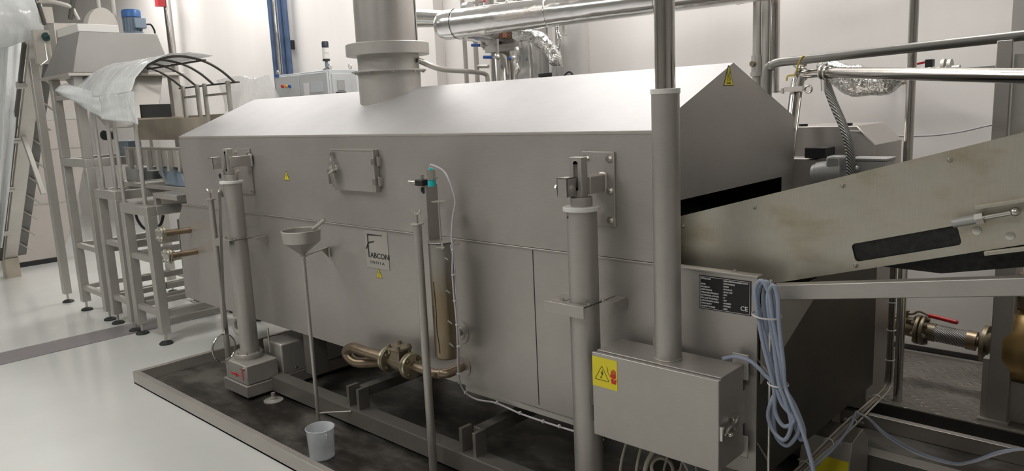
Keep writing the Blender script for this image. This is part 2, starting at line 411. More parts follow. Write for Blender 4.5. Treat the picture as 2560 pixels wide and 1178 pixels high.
warn(tank, (-3.171, YH, 0.868), (1, 0, 0), (0, -1, 0), 0.052)
# maker's plate with a tall F and letters
pl = MB().box(-3.268, -3.076, YH-0.003, YH, 0.895, 1.093).build('logo_plate', STEELL, tank, bevel=0.001, label='square etched steel maker plate')
lx, lz = -3.268, 0.895; yy = YH-0.0034
s = MB()
s.prism([(lx+0.022, yy, lz+0.055), (lx+0.030, yy, lz+0.055), (lx+0.030, yy, lz+0.170), (lx+0.022, yy, lz+0.170)], (0, -0.0008, 0))
s.prism([(lx+0.022, yy, lz+0.170), (lx+0.022, yy, lz+0.180), (lx+0.150, yy, lz+0.180), (lx+0.150, yy, lz+0.176), (lx+0.060, yy, lz+0.172)], (0, -0.0008, 0))
s.prism([(lx+0.004, yy, lz+0.100), (lx+0.012, yy, lz+0.097), (lx+0.032, yy, lz+0.128), (lx+0.080, yy, lz+0.140), (lx+0.080, yy, lz+0.146), (lx+0.026, yy, lz+0.136)], (0, -0.0008, 0))
s.build('logo_mark', ENGRAVE, pl)
text('logo_letters', 'ABCON', 0.040, (lx+0.038, yy, lz+0.055), (1, 0, 0), (0, -1, 0), ENGRAVE, pl, bold=0.0008, sx=1.12)
text('logo_letters_small', 'I N D I A', 0.021, (lx+0.034, yy, lz+0.024), (1, 0, 0), (0, -1, 0), ENGRAVE, pl, sx=1.5)
# black data plate
pl = MB().box(-1.312, -1.121, YH-0.003, YH, 0.969, 1.088).build('data_plate', INK, tank, label='black rating plate with white printed lines and a CE mark')
x0, x1, z0, z1 = -1.309, -1.124, 0.972, 1.085; s = MB(); q = 0.0012; yy = YH-0.0033
for a in ((x0, x1, z0, z0+q), (x0, x1, z1-q, z1), (x0, x0+q, z0, z1), (x1-q, x1, z0, z1)): s.box(a[0], a[1], yy-0.0006, yy, a[2], a[3])
s.build('plate_border', LABELW, pl)
rows = [('SUPPLIER NAME', 'HIGRA FABCON MACHINES PVT.LTD'), ('', '(FABCON-INDIA)'), ('MODEL', 'FSWGN'), ('MACHINE NO.', 'HM 23-03-155'), ('RATED VOLTAGE', '380-415 VOLT'), ('OPERATIONAL FREQUENCY', '50HZ'),
        ('ELECTRICAL(NO. OF PHASE)', '3P'), ('FULL LOAD OF EQUIPMENT', '3KW'), ('DATE OF MANUFACTURING', 'NOVEMBER'), ('DATE OF SUPPLY', 'DECEMBER'), ('COUNTRY OF ORIGIN', 'INDIA')]
for i, (a, b) in enumerate(rows):
    z = 1.0755 - i*0.0098
    if a: text('plate_text', a, 0.0072, (-1.305, yy, z), (1, 0, 0), (0, -1, 0), LABELW, pl, bold=0.0002, sx=0.74)
    text('plate_text', (': ' + b), 0.0072, (-1.222, yy, z), (1, 0, 0), (0, -1, 0), LABELW, pl, bold=0.0002, sx=0.74)
text('certification_mark', 'CE', 0.022, (-1.158, yy, 0.984), (1, 0, 0), (0, -1, 0), LABELW, pl, bold=0.0003)
# screw above the data plate on the rim, a small brown mark
MB().hexa((-1.19, YH+0.02, ZT+0.005), (0, 0, 1), 0.006, 0.005).build('rim_screw', GLAZED, tank)
# feet brackets under the tank standing on the support frame
# ================================================================== hood
HX0, HX1 = -5.37, -1.49; HZ0, HZE, HZR, YM = 1.112, 1.59, 1.829, 2.91
t = thing('fryer_hood', 'gabled grey stainless steel lifting hood over the fryer tank', 'hood', (-3.4, 2.91, HZ0))
hood = t
th = 0.004
s = MB(); s.box(HX0, HX1, YH-0.006, YH-0.006+th, HZ0, HZE); s.build('front_panel', STEEL, t)
s = MB(); s.box(HX0, HX1, YR+0.002, YR+0.006, HZ0, HZE); s.build('rear_panel', STEEL, t)
s = MB(); s.prism([(HX0, YH-0.006, HZE), (HX0, YM, HZR), (HX0, YM, HZR-th), (HX0, YH-0.002, HZE-th)], (HX1-HX0, 0, 0)); s.build('front_roof_panel', STEELH, t)
s = MB(); s.prism([(HX0, YM, HZR), (HX0, YR+0.006, HZE), (HX0, YR+0.002, HZE-th), (HX0, YM, HZR-th)], (HX1-HX0, 0, 0)); s.build('rear_roof_panel', STEELH, t)
def gable(x, off, openz, y0, y1, name):
    s = MB()
    s.prism([(x, YH-0.002, HZE-th), (x, YM, HZR-th), (x, YR+0.002, HZE-th), (x, YR+0.002, openz), (x, YH-0.002, openz)], (off, 0, 0))
    s.prism([(x, YH-0.002, HZ0), (x, y0, HZ0), (x, y0, openz), (x, YH-0.002, openz)], (off, 0, 0))
    s.prism([(x, y1, HZ0), (x, YR+0.002, HZ0), (x, YR+0.002, openz), (x, y1, openz)], (off, 0, 0))
    return s.build(name, STEEL, t)
gable(HX1-th, th, 1.32, 2.40, 3.385, 'outlet_gable'); gable(HX0, th, 1.53, 2.40, 3.385, 'inlet_gable')
s = MB(); s.box(HX1-0.45, HX1-0.43, 2.34, 3.48, HZ0, 1.56); s.build('shade_sheet', DARKM, t, label='black sheet added for the dark inside of the outlet')  # added sheet, black in place of shade behind the outlet
s = MB(); s.box(HX1-0.43, HX1-0.006, YH+0.006, YH+0.010, HZ0, 1.55); s.box(HX1-0.43, HX1-0.006, YR-0.010, YR-0.006, HZ0, 1.55); s.box(HX1-0.43, HX1-0.006, YH+0.01, YR-0.01, 1.40, 1.404); s.build('shade_liner', DARKM, t)  # black sheets that paint the dark inside of the hood
warn(hood, (-3.984, YH-0.006, 1.354), (1, 0, 0), (0, -1, 0), 0.055)
warn(hood, (HX1, 2.868, 1.775), (0, 1, 0), (1, 0, 0), 0.085)
# drip fold line along eave
s = MB(); s.box(HX0, HX1, YH-0.0085, YH-0.006, HZE-0.012, HZE-0.001); s.build('eave_fold', STEELL, t, bevel=0.001)
# inspection door
d = MB().box(-3.455, -3.092, YH-0.040, YH-0.006, 1.300, 1.514).build('inspection_door', STEEL, hood, bevel=0.003)
s = MB(); s.box(-3.462, -3.085, YH-0.044, YH-0.040, 1.510, 1.518); s.build('door_edge', STEELL, d)
for z in (1.455, 1.355):
    s = MB(); s.cyl((-3.078, YH-0.022, z-0.024), (-3.078, YH-0.022, z+0.024), 0.009, n=14); s.box(-3.092, -3.070, YH-0.018, YH-0.006, z-0.02, z+0.02); s.box(-3.110, -3.092, YH-0.044, YH-0.040, z-0.015, z+0.015)
    s.build('door_hinge', GLAZED, d, bevel=0.001)
l = MB(); l.box(-3.445, -3.425, YH-0.056, YH-0.040, 1.47, 1.50); l.tube([(-3.435, YH-0.06, 1.475), (-3.442, YH-0.066, 1.44), (-3.436, YH-0.06, 1.41)], 0.005, 8); l.tube([(-3.43, YH-0.06, 1.475), (-3.421, YH-0.066, 1.44), (-3.43, YH-0.06, 1.41)], 0.005, 8)
l.cyl((-3.44, YH-0.044, 1.40), (-3.44, YH-0.078, 1.40), 0.012, n=14); l.tube([(-3.46, YH-0.065, 1.395), (-3.42, YH-0.072, 1.40), (-3.395, YH-0.07, 1.415)], 0.011, 10)
l.beam((-3.425, YH-0.07, 1.40), (-3.405, YH-0.07, 1.325), 0.024, 0.010, (0, 1, 0)); l.beam((-3.452, YH-0.064, 1.39), (-3.452, YH-0.064, 1.335), 0.012, 0.012, (0, 1, 0)); l.torus((-3.39, YH-0.06, 1.42), (0, 1, 0), 0.010, 0.004, 16, 8)
l.build('toggle_latch', GLAZED, d)
# lifting brackets: plate, bolts, welded square tube and pin
def lift_bracket(xc, x0, x1, z0, z1, yc, za):
    p = MB().box(x0, x1, YH-0.016, YH-0.006, z0, z1).build('mounting_plate', STEEL, hood, bevel=0.002)
    for x in (x0+0.022, x1-0.022):
        for z in (z1-0.026, (z0+z1)/2-0.005, z0+0.024): MB().hexa((x, YH-0.016, z), (0, -1, 0), 0.010, 0.009).build('bolt', GLAZED, p)
    s = MB(); s.box(xc-0.030, xc+0.034, yc+0.0145, YH-0.016, za-0.032, za+0.032); s.build('lifting_arm', STEEL, p, bevel=0.003)
    s = MB(); s.box(xc-0.052, xc-0.004, yc-0.075, yc-0.071, za-0.036, za+0.034); s.box(xc-0.052, xc-0.004, yc-0.075, yc-0.0225, za+0.030, za+0.034); s.box(xc-0.008, xc-0.004, yc-0.075, yc-0.0225, za-0.036, za+0.034); s.box(xc-0.052, xc-0.048, yc-0.075, yc-0.0225, za-0.036, za+0.034)
    s.build('front_clamp', STEEL, p, bevel=0.001)
    s = MB(); s.tube([(xc+0.034, YH-0.019, za-0.034), (xc+0.037, YH-0.020, za-0.02), (xc+0.037, YH-0.020, za+0.02), (xc+0.034, YH-0.019, za+0.034), (xc+0.01, YH-0.019, za+0.035)], 0.006, 8); s.build('weld_bead', STEELL, p)
    s = MB(); s.cyl((xc-0.075, yc-0.050, za-0.005), (xc+0.004, yc-0.050, za-0.005), 0.006, n=12); s.hexa((xc-0.004, yc-0.050, za-0.005), (1, 0, 0), 0.010, 0.008); s.hexa((xc-0.062, yc-0.050, za-0.005), (-1, 0, 0), 0.012, 0.012); s.build('cross_bolt', GLAZED, p)
lift_bracket(-1.727, -1.805, -1.655, 1.232, 1.514, 2.195, 1.398)
lift_bracket(-4.39, -4.57, -4.377, 1.228, 1.514, 2.15, 1.44)
# exhaust stub on the ridge, the duct above it
DX, DY, DR = -3.665, 2.865, 0.183
t = thing('exhaust_duct', 'wide grey vertical exhaust duct rising from the hood ridge', 'duct', (DX, DY, 1.70))
MB().pipe((DX, DY, 1.70), (DX, DY, 1.93), DR, DR-0.003, 64).build('stub', STEELB, t)
MB().pipe((DX, DY, 1.93), (DX, DY, 2.03), DR-0.003, DR-0.006, 64).build('sleeve', STEELB, t)
MB().lathe((DX, DY, 1.925), (0, 0, 1), [(DR-0.004, 0), (DR+0.035, 0.0), (DR+0.035, 0.008), (DR-0.004, 0.008), (DR-0.004, 0)], 64).build('lower_flange', STEELB, t, bevel=0.001)
MB().lathe((DX, DY, 2.02), (0, 0, 1), [(DR-0.004, 0), (DR+0.057, 0.0), (DR+0.060, 0.003), (DR+0.060, 0.064), (DR+0.057, 0.068), (DR-0.004, 0.068), (DR-0.004, 0)], 64).build('rain_collar', STEELB, t)
MB().pipe((DX, DY, 2.086), (DX, DY, CEIL), DR-0.003, DR-0.007, 64).build('riser', STEEL, t)
for a in (-100, -60, -20, 20, 60, 100):
    q = math.radians(a-52); c = V((DX + (DR+0.018)*math.cos(q), DY + (DR+0.018)*math.sin(q), 1.925)); MB().hexa(c, (0, 0, -1), 0.008, 0.007).build('flange_bolt', GLAZED, t)
MB().box(DX+0.150, DX+0.157, DY+0.098, DY+0.105, 2.09, CEIL-0.01).build('riser_seam', STEELB, t)

# ================================================================== support frame under the tank
t = thing('support_frame', 'welded steel channel frame carrying the fryer above the tray', 'frame', (-2.6, 2.8, 0.01))
fr = t
s = MB(); s.box(-4.22, 0.6, 2.20, 2.285, 0.116, 0.120); s.box(-4.22, 0.6, 2.20, 2.204, 0.028, 0.116); s.box(-4.22, 0.6, 2.204, 2.285, 0.028, 0.032); s.build('front_channel', FRAMES, t, bevel=0.001)
s = MB(); s.box(-4.22, 0.6, 3.3, 3.38, 0.02, 0.12); s.build('rear_channel', FRAMES, t, bevel=0.001)
for x in (-3.35, -2.45, -1.60):
    s = MB(); s.box(x-0.03, x+0.03, 2.285, 3.3, 0.17, 0.225); s.build('cross_member', FRAMES, t, bevel=0.002)
    for dx in (-0.055, 0.035): MB().box(x+dx, x+dx+0.02, 2.215, 2.285, 0.120, 0.235).build('saddle_bracket', FRAMES, t, bevel=0.001)
for x in (-4.02, -1.25):
    for y in (2.42, 3.34): MB().box(x-0.05, x+0.05, y-0.05, y+0.05, 0.12, ZB).build('stanchion', FRAMES, t, bevel=0.002)
for x, y in ((-4.08, 2.14), (-1.0, 2.24), (-4.08, 3.34), (-1.0, 3.34)):
    s = MB(); s.lathe((x, y, 0.010), (0, 0, 1), [(0, 0), (0.058, 0), (0.058, 0.005), (0.02, 0.012), (0.02, 0.022), (0.012, 0.022), (0.012, 0.05), (0, 0.05)], 24); s.build('levelling_foot', STEELB, t)
s = MB(); s.box(-4.49, -4.19, 2.035, 3.45, 0.03, 0.101); s.build('base_outrigger', STEEL, t, bevel=0.003)
s = MB(); s.box(-1.86, -1.56, 2.08, 2.199, 0.03, 0.118); s.build('front_outrigger', STEEL, t, bevel=0.003)
# ================================================================== lifting columns
def lift_column(xc, yc, zb, zcol, zarm, label, bz):
    t = thing('lifting_column', label, 'lifting column', (xc, yc, zb), 'lifting columns of the hood')
    MB().pipe((xc, yc, zb), (xc, yc, zcol), 0.0565, 0.050, 40).build('column_tube', STEEL, t)
    MB().lathe((xc, yc, zcol), (0, 0, 1), [(0.03, 0), (0.068, 0), (0.070, 0.002), (0.070, 0.014), (0.068, 0.016), (0.03, 0.016), (0.03, 0)], 40).build('nylon_collar', WHITEP, t, label='white nylon wiper ring')
    MB().cyl((xc, yc, zcol+0.010), (xc, yc, zcol+0.050), 0.041, n=32).build('ram_boss', STEEL, t, bevel=0.002)
    z0, z1 = zcol+0.050, zarm+0.105; y0 = yc-0.027; hw, hd = 0.032, 0.016
    # slotted fork: two cheeks joined top and bottom, slot left open
    s = MB(); s.box(xc-0.020, xc+0.020, yc-0.040, yc-0.014, z0, z0+0.045)
    s.box(xc-0.020, xc-0.0145, yc-0.045, yc+0.0, z0, z1); s.box(xc-0.020, xc+0.020, yc-0.045, yc-0.028, z0, z1-0.004)
    s = MB()
    n = 10; zs0, zs1 = z0+0.035, z1-0.025; r = 0.010
    outer = [(xc-0.034, z0), (xc+0.022, z0), (xc+0.022, z1-0.008), (xc+0.014, z1), (xc-0.034, z1)]
    # build as four bars round the slot plus rounded slot ends
    yA, yB = yc-0.022, yc+0.014
    s.box(xc-0.034, xc-0.016, yA, yB, z0, z1); s.box(xc+0.004, xc+0.022, yA, yB, z0, z1)
    for (za, zc2, sg) in ((zs0, z0, -1), (zs1, z1, 1)):
        pts = [(xc-0.016, yA, za)] + [(xc-0.006 + r*math.cos(a), yA, za + sg*r*math.sin(a)) for a in (PI - PI*k/n for k in range(n+1))] + [(xc+0.004, yA, za), (xc+0.004, yA, zc2), (xc-0.016, yA, zc2)]
        s.prism(pts, (0, yB-yA, 0))
    s.build('slotted_fork', STEEL, t, bevel=0.0015)
    # stay bracket folded round the tube and welded to the tank
    s = MB(); zb_ = bz
    s.box(xc-0.125, xc+0.065, yc-0.085, yc-0.058, zb_, zb_+0.004); s.box(xc-0.125, xc-0.058, yc-0.058, yc+0.03, zb_, zb_+0.004); s.box(xc+0.058, xc+0.065, yc-0.058, YH-0.006, zb_, zb_+0.004)
    s.box(xc-0.125, xc+0.065, yc-0.089, yc-0.085, zb_-0.040, zb_+0.004); s.box(xc+0.061, xc+0.065, yc-0.085, YH-0.006, zb_-0.0, zb_+0.004)
    s.box(xc+0.058, xc+0.110, yc+0.055, YH-0.006, zb_, zb_+0.004)
    s.prism([(xc+0.106, YH-0.006, zb_+0.0), (xc+0.106, YH-0.09, zb_), (xc+0.106, YH-0.006, zb_-0.045)], (0.004, 0, 0))
    b = s.build('stay_bracket', STEEL, t, bevel=0.001)
    for dx, dy in ((-0.07, -0.045), (0.055, -0.045), (0.064, 0.03)): MB().hexa((xc+dx, yc+dy, zb_+0.004), (0, 0, 1), 0.007, 0.006).build('stay_bolt', GLAZED, b)
    return t
cR = lift_column(-1.727, 2.195, 0.1205, 1.306, 1.398, 'thick grey lifting column right of centre, its foot out of the picture', 0.960)
cL = lift_column(-4.385, 2.175, 0.255, 1.312, 1.415, 'left lifting column on a steel box with a red hand drawn mark', 0.972)
# small hole dot in right column
MB().cyl((-1.752, 2.1445, 1.285), (-1.752, 2.1425, 1.285), 0.004, n=12).build('vent_hole', INK, cR)
# flange and screw-jack box under left column
MB().lathe((-4.385, 2.165, 0.235), (0, 0, 1), [(0.04, 0), (0.088, 0), (0.09, 0.002), (0.09, 0.018), (0.088, 0.02), (0.04, 0.02), (0.04, 0)], 40).build('base_flange', STEEL, cL)
MB().lathe((-4.385, 2.165, 0.222), (0, 0, 1), [(0.02, 0), (0.082, 0), (0.082, 0.013), (0.02, 0.013), (0.02, 0)], 40).build('lower_flange', STEELB, cL)
for k in range(6):
    a = k*PI/3+0.4; MB().hexa((-4.385+0.072*math.cos(a), 2.165+0.072*math.sin(a), 0.255), (0, 0, 1), 0.008, 0.007).build('flange_bolt', GLAZED, cL)
MB().cyl((-4.29, 2.26, 0.24), (-4.29, 2.26, 0.40), 0.006, n=10).build('guide_rod', GLAZED, cL)
BXT = 0.232
MB().box(-4.475, -4.205, 2.05, 2.26, 0.104, 0.222).build('jack_box', STEELB, cL, bevel=0.006)
s = MB(); s.hexa((-4.235, 2.05, 0.205), (0, -1, 0), 0.008, 0.008); s.hexa((-4.45, 2.05, 0.205), (0, -1, 0), 0.008, 0.012); s.build('box_screw', GLAZED, cL)
s = MB(); yy = 2.0488
s.box(-4.262, -4.248, yy, 2.05, 0.125, 0.190); s.prism([(-4.285, yy, 0.190), (-4.228, yy, 0.190), (-4.256, yy, 0.203)], (0, 0.0012, 0))
s.box(-4.405, -4.335, yy, 2.05, 0.140, 0.153); s.prism([(-4.345, yy, 0.129), (-4.300, yy, 0.146), (-4.345, yy, 0.162)], (0, 0.0012, 0)); s.build('red_mark', REDM, cL)
# hook-eye lug behind left column
s = MB(); s.torus((-4.60, 2.235, 0.365), (0.25, -1, 0), 0.055, 0.016, 32, 8); s.prism([(-4.63, 2.225, 0.31), (-4.57, 2.225, 0.31), (-4.38, 2.225, 0.20), (-4.50, 2.225, 0.15)], (0, 0.02, 0)); s.build('lifting_eye', STEELB, cL, bevel=0.001)
# motor housing behind the jack box on the outrigger
t = thing('drive_housing', 'dark grey rectangular drive housing behind the left column foot', 'housing', (-4.30, 2.7, 0.10))
MB().box(-4.42, -4.20, 2.285, 2.78, 0.101, 0.300).build('housing_box', STEELB, t, bevel=0.010)
for y in (2.38, 2.72): MB().hexa((-4.20, y, 0.125), (1, 0, 0), 0.007, 0.006).build('housing_screw', GLAZED, t)

# ================================================================== control box and the conduit column on it
t = thing('control_box', 'grey steel electrical box hung on the tank with a yellow shock warning sign', 'control box', (-1.38, 2.2, 0.49))
cb = t
BX0, BX1, BY0, BY1, BZ0, BZ1 = -1.635, -1.128, 2.112, 2.29, 0.487, 0.806
MB().box(BX0+0.008, BX1-0.004, BY0+0.022, BY1, BZ0, BZ1).build('box_body', STEEL, t, bevel=0.002)
d = MB().box(BX0, BX1, BY0, BY0+0.018, BZ0-0.004, BZ1-0.004).build('box_door', STEEL, t, bevel=0.003)
MB().box(BX0+0.006, BX1-0.006, BY0+0.018, BY0+0.022, BZ0+0.004, BZ1-0.008).build('door_gasket', BLACK, d)
for z in (0.755, 0.560): MB().box(BX0-0.010, BX0+0.006, BY0+0.010, BY0+0.026, z-0.03, z+0.03).build('door_hinge', BLACK, d)
for x in (-1.46, -1.145):
    for z in (BZ1-0.01, BZ0+0.005):
        s = MB(); s.box(x-0.030, x+0.030, BY1, BY1+0.006, z-0.045, z+0.045) if z > 0.7 else s.box(x-0.010, x+0.030, BY1, BY1+0.006, z-0.02, z+0.06); s.build('mounting_lug', STEEL, t, bevel=0.006)
for x in (-1.50, -1.20): MB().box(x, x+0.06, BY1, YH, BZ0+0.1, BZ1-0.1).build('spacer', STEELB, t)
# shock warning sign
sg = MB().box(BX0+0.002, BX0+0.112, BY0-0.0012, BY0, BZ1-0.130, BZ1-0.018).build('shock_sign', YEL, t, label='square yellow electric shock sign')
yy = BY0-0.0014; cx, cz = BX0+0.046, BZ1-0.077
def line2(s, pts, w, y=None):
    y = yy if y is None else y
    for (a, b), (c, d_) in zip(pts, pts[1:]):
        L = math.hypot(c-a, d_-b); nx, nz = -(d_-b)/L*w/2, (c-a)/L*w/2
        s.prism([(a-nx, y, b-nz), (c-nx, y, d_-nz), (c+nx, y, d_+nz), (a+nx, y, b+nz)], (0, 0.0002, 0))
s = MB(); T = [(cx-0.032, cz-0.026), (cx+0.030, cz-0.026), (cx-0.001, cz+0.028), (cx-0.032, cz-0.026)]; line2(s, T, 0.0022)
s.prism([(cx+0.003, yy, cz+0.016), (cx-0.006, yy, cz-0.001), (cx-0.001, yy, cz-0.001), (cx-0.004, yy, cz-0.016), (cx+0.006, yy, cz+0.003), (cx+0.001, yy, cz+0.003)], (0, 0.0002, 0))
s.prism([(cx-0.009, yy, cz-0.014), (cx-0.001, yy, cz-0.013), (cx-0.006, yy, cz-0.022)], (0, 0.0002, 0))
line2(s, [(cx+0.020, cz+0.030), (cx+0.027, cz+0.018), (cx+0.022, cz+0.014), (cx+0.030, cz+0.002), (cx+0.033, cz-0.004)], 0.002)
s.build('bolt_symbol', INK, sg)
s = MB(); hx, hz = cx+0.050, cz-0.004
s.prism([(hx-0.013, yy, hz-0.010), (hx-0.008, yy, hz-0.026), (hx+0.010, yy, hz-0.026), (hx+0.014, yy, hz-0.008), (hx+0.010, yy, hz-0.006), (hx+0.002, yy, hz-0.012), (hx-0.004, yy, hz-0.007)], (0, 0.0002, 0))
s.prism([(hx-0.011, yy, hz-0.004), (hx+0.001, yy, hz-0.009), (hx+0.011, yy, hz-0.002), (hx+0.011, yy, hz+0.010), (hx-0.010, yy, hz+0.010)], (0, 0.0002, 0))
for i, (dx, h) in enumerate(((-0.0085, 0.014), (-0.003, 0.020), (0.0025, 0.021), (0.008, 0.016))): s.box(hx+dx-0.0022, hx+dx+0.0022, yy, yy+0.0002, hz+0.009, hz+0.008+h)
s.prism([(hx-0.016, yy, hz+0.000), (hx-0.011, yy, hz-0.004), (hx-0.010, yy, hz+0.004), (hx-0.015, yy, hz+0.008)], (0, 0.0002, 0)); s.build('red_hand_symbol', REDI, sg)
# over-centre latch on the right side
s = MB(); xx = BX1
s.box(xx, xx+0.004, BY0+0.012, BY0+0.034, 0.600, 0.640); s.box(xx-0.001, xx+0.010, BY0+0.006, BY0+0.012, 0.596, 0.645)
s.box(xx-0.004, xx+0.006, BY0+0.085, BY0+0.128, 0.605, 0.650)
s.beam((xx+0.010, BY0+0.030, 0.618), (xx+0.014, BY0+0.080, 0.632), 0.012, 0.014); s.tube([(xx+0.01, BY0+0.02, 0.612), (xx+0.022, BY0+0.04, 0.640), (xx+0.016, BY0+0.07, 0.612), (xx+0.010, BY0+0.10, 0.640)], 0.0045, 8); s.ball((xx+0.018, BY0+0.045, 0.608), 0.010); s.tube([(xx+0.012, BY0+0.075, 0.625), (xx+0.020, BY0+0.09, 0.65), (xx+0.010, BY0+0.11, 0.648)], 0.004, 8)
s.build('toggle_latch', GLAZED, t, bevel=0.0008)

PX, PY = -1.371, 2.205
t = thing('conduit_column', 'tall two-stage round conduit column standing on the control box, white ring at its joint', 'column', (PX, PY, BZ1))
MB().pipe((PX, PY, BZ1), (PX, PY, 1.722), 0.0465, 0.041, 40).build('lower_tube', STEEL, t)
MB().torus((PX, PY, BZ1+0.002), (0, 0, 1), 0.0475, 0.0025, 40, 8).build('weld_bead', STEELL, t)
MB().lathe((PX, PY, 1.714), (0, 0, 1), [(0.03, 0), (0.048, 0), (0.049, 0.001), (0.049, 0.016), (0.048, 0.017), (0.03, 0.017), (0.03, 0)], 40).build('nylon_ring', WHITEP, t)
MB().cyl((PX, PY, 1.70), (PX, PY, CEIL), 0.0335, n=40).build('upper_tube', CHROME, t)

# ivory cables leaving the bottom of the control box
for i, (a, b, r) in enumerate(((( 1568, 1112), (1552, 1185), 0.0052), ((1604, 1123), (1592, 1190), 0.0052), ((1636, 1133), (1614, 1190), 0.0085))):
    p = at(*a, y=2.20); p.z = BZ0-0.004; q = at(*b, y=2.22)
    tag(MB().tube([p, p+V((0, 0, -0.03)), q+V((0, 0, 0.03)), q + V((-0.02, 0.02, -0.12)), q+V((0.0, 0.10, -0.26))], r, 10).build('power_cable', CABI, None),
        ['thin ivory cable dropping under the control box, leftmost of three', 'thin ivory cable dropping under the control box, middle one', 'thicker ivory cable bending under the control box, right of the two thin ones'][i], 'cable', 'ivory cables below the control box')
MB_ = MB(); p = at(1655, 1150, y=2.24); MB_.torus(p + V((0, 0.0, -0.035)), (0.3, -1, 0.1), 0.040, 0.007, 36, 10)
tag(MB_.build('cable_loop', CABI), 'loop of ivory cable hanging below the control box', 'cable')
for i, (x, dx) in enumerate(((1676, -20), (1688, 40), (1712, -14), (1736, 8))):
    p = at(x, 1150, y=2.22); p.z = BZ0-0.004; q = at(x+dx, 1200, y=2.25)
    tag(MB().tube([p, p+V((0, 0, -0.02)), q, q+V((0, 0.03, -0.2))], 0.004, 8).build('signal_cable', [CABI, CABW, CABI, CABB][i]), ['thin ivory wire below the control box slanting left', 'thin white wire below the control box slanting right', 'second ivory wire from the right under the control box', 'pale blue wire under the right end of the control box'][i], 'cable', 'thin wires below the control box')

# ================================================================== oil funnel with drain rod, jug
FX, FY = -3.49, 2.075
t = thing('drain_funnel', 'grey steel funnel on a long thin drain pipe over a plastic jug', 'funnel', (FX, FY, 0.03))
zt = at(752, 574, x=FX).z
p = at(752, 576, y=FY); FX = p.x; zt = p.z
zn = at(756, 636, y=FY).z
s = MB(); s.lathe((FX, FY, 0), (0, 0, 1), [(0.100, zt), (0.094, zt-0.060), (0.012, zn), (0.010, zn-0.02), (0.008, zn-0.02), (0.009, zn+0.003), (0.090, zt-0.058), (0.096, zt-0.002), (0.100, zt)], 40); s.build('funnel_bowl', STEEL, t)
MB().torus((FX, FY, zt), (0, 0, 1), 0.099, 0.003, 40, 8).build('bowl_rim', STEELL, t)
MB().cyl((FX, FY, zn-0.01), (FX, FY, zt-0.50 if False else at(792, 1052, y=FY).z), 0.0105, n=16).build('drain_pipe', STEEL, t)
a = V((FX+0.07, FY+0.03, zt+0.005)); b = at(812, 549, y=FY+0.06); MB().cyl(a, b, 0.0095, n=16).build('handle', STEELL, t)
wp = at(822, 622, y=YH); s = MB()
s.prism([(FX+0.01, FY, zn-0.012), (FX-0.02, FY, zn-0.012), (wp.x-0.012, YH-0.006, wp.z+0.008), (wp.x+0.012, YH-0.006, wp.z+0.008)], (0, 0, 0.005))
s.prism([(wp.x, YH-0.006, wp.z+0.01), (wp.x, YH-0.006, wp.z-0.05), (wp.x*0.7+FX*0.3, YH*0.7+FY*0.3, wp.z+0.008)], (0.004, 0, 0)); s.torus((FX, FY, zn-0.010), (0, 0, 1), 0.016, 0.004, 20, 8); s.build('wall_bracket', STEEL, t)
zb = at(792, 1052, y=FY).z; q = at(878, 1024, y=2.2)
MB().cyl((FX, FY, 0.105), (q.x+0.0, 2.199, 0.105), 0.006, n=12).build('lower_stay', STEEL, t)
jb = V((-3.185, 1.90, 0.010))
t = thing('measuring_jug', 'small translucent plastic jug standing in the tray below the drain pipe', 'jug', jb)
s = MB(); s.lathe(jb, (0, 0, 1), [(0, 0.0), (0.058, 0.0), (0.062, 0.004), (0.069, 0.150), (0.073, 0.156), (0.070, 0.158), (0.066, 0.152), (0.059, 0.006), (0, 0.004)], 40); s.build('jug_body', CUP, t)
s = MB(); s.tube([jb+V((0.069, -0.012, 0.145)), jb+V((0.082, -0.014, 0.140)), jb+V((0.078, -0.012, 0.125)), jb+V((0.069, -0.011, 0.118))], 0.003, 8); s.build('pouring_lip', CUP, t)

# ================================================================== oil inlet rod tube with wing handle
RX, RY = at(1048, 640, y=2.14).x, 2.14
t = thing('vent_standpipe', 'slim grey standpipe with a wing handle in front of the brass drain valve', 'pipe', (RX, RY, 0.010))
zc = at(1044, 561, y=RY).z
MB().cyl((RX, RY, 0.010), (RX, RY, zc), 0.0195, n=28).build('standpipe_tube', STEEL, t)
MB().lathe((RX, RY, zc), (0, 0, 1), [(0, 0), (0.030, 0), (0.031, 0.002), (0.030, 0.005), (0, 0.006)], 28).build('cap', STEELL, t)
s = MB(); s.cyl((RX, RY, zc), (RX, RY, zc+0.052), 0.006, n=12); s.tube([(RX-0.032, RY, zc+0.068), (RX-0.018, RY, zc+0.052), (RX, RY, zc+0.048), (RX+0.018, RY, zc+0.052), (RX+0.032, RY, zc+0.068)], 0.005, 10); s.build('wing_handle', GLAZED, t)

# ================================================================== float chamber
CX, CY = -2.540, 2.205
CHAMBER = stained_mat('heat_stained_chamber', (0.36, 0.345, 0.32), (0.25, 0.195, 0.125), -0.06, -0.24, 0.8, 0.36, 2, (9, 9, 1.2))
t = thing('float_chamber', 'vertical cylindrical float chamber with brown drip stains on the tank side', 'float chamber', (CX, CY, 1.11)); fc = t
MB().lathe((CX, CY, 0.575), (0, 0, 1), [(0, 0), (0.050, 0), (0.054, 0.004), (0.056, 0.012), (0.056, 0.535), (0, 0.535)], 40).build('chamber_tube', CHAMBER, t)
s = MB(); s.tube([(CX+0.000, CY-0.0565, 0.94), (CX+0.004, CY-0.0568, 0.86), (CX+0.006, CY-0.0568, 0.80), (CX+0.003, CY-0.0568, 0.72), (CX+0.010, CY-0.056, 0.66), (CX+0.012, CY-0.0558, 0.61)], 0.0016, 6); s.tube([(CX-0.012, CY-0.055, 0.83), (CX-0.011, CY-0.0552, 0.77)], 0.0013, 6); s.build('drip_mark', plain('dried_oil', (0.03, 0.018, 0.01), 0.4), t)
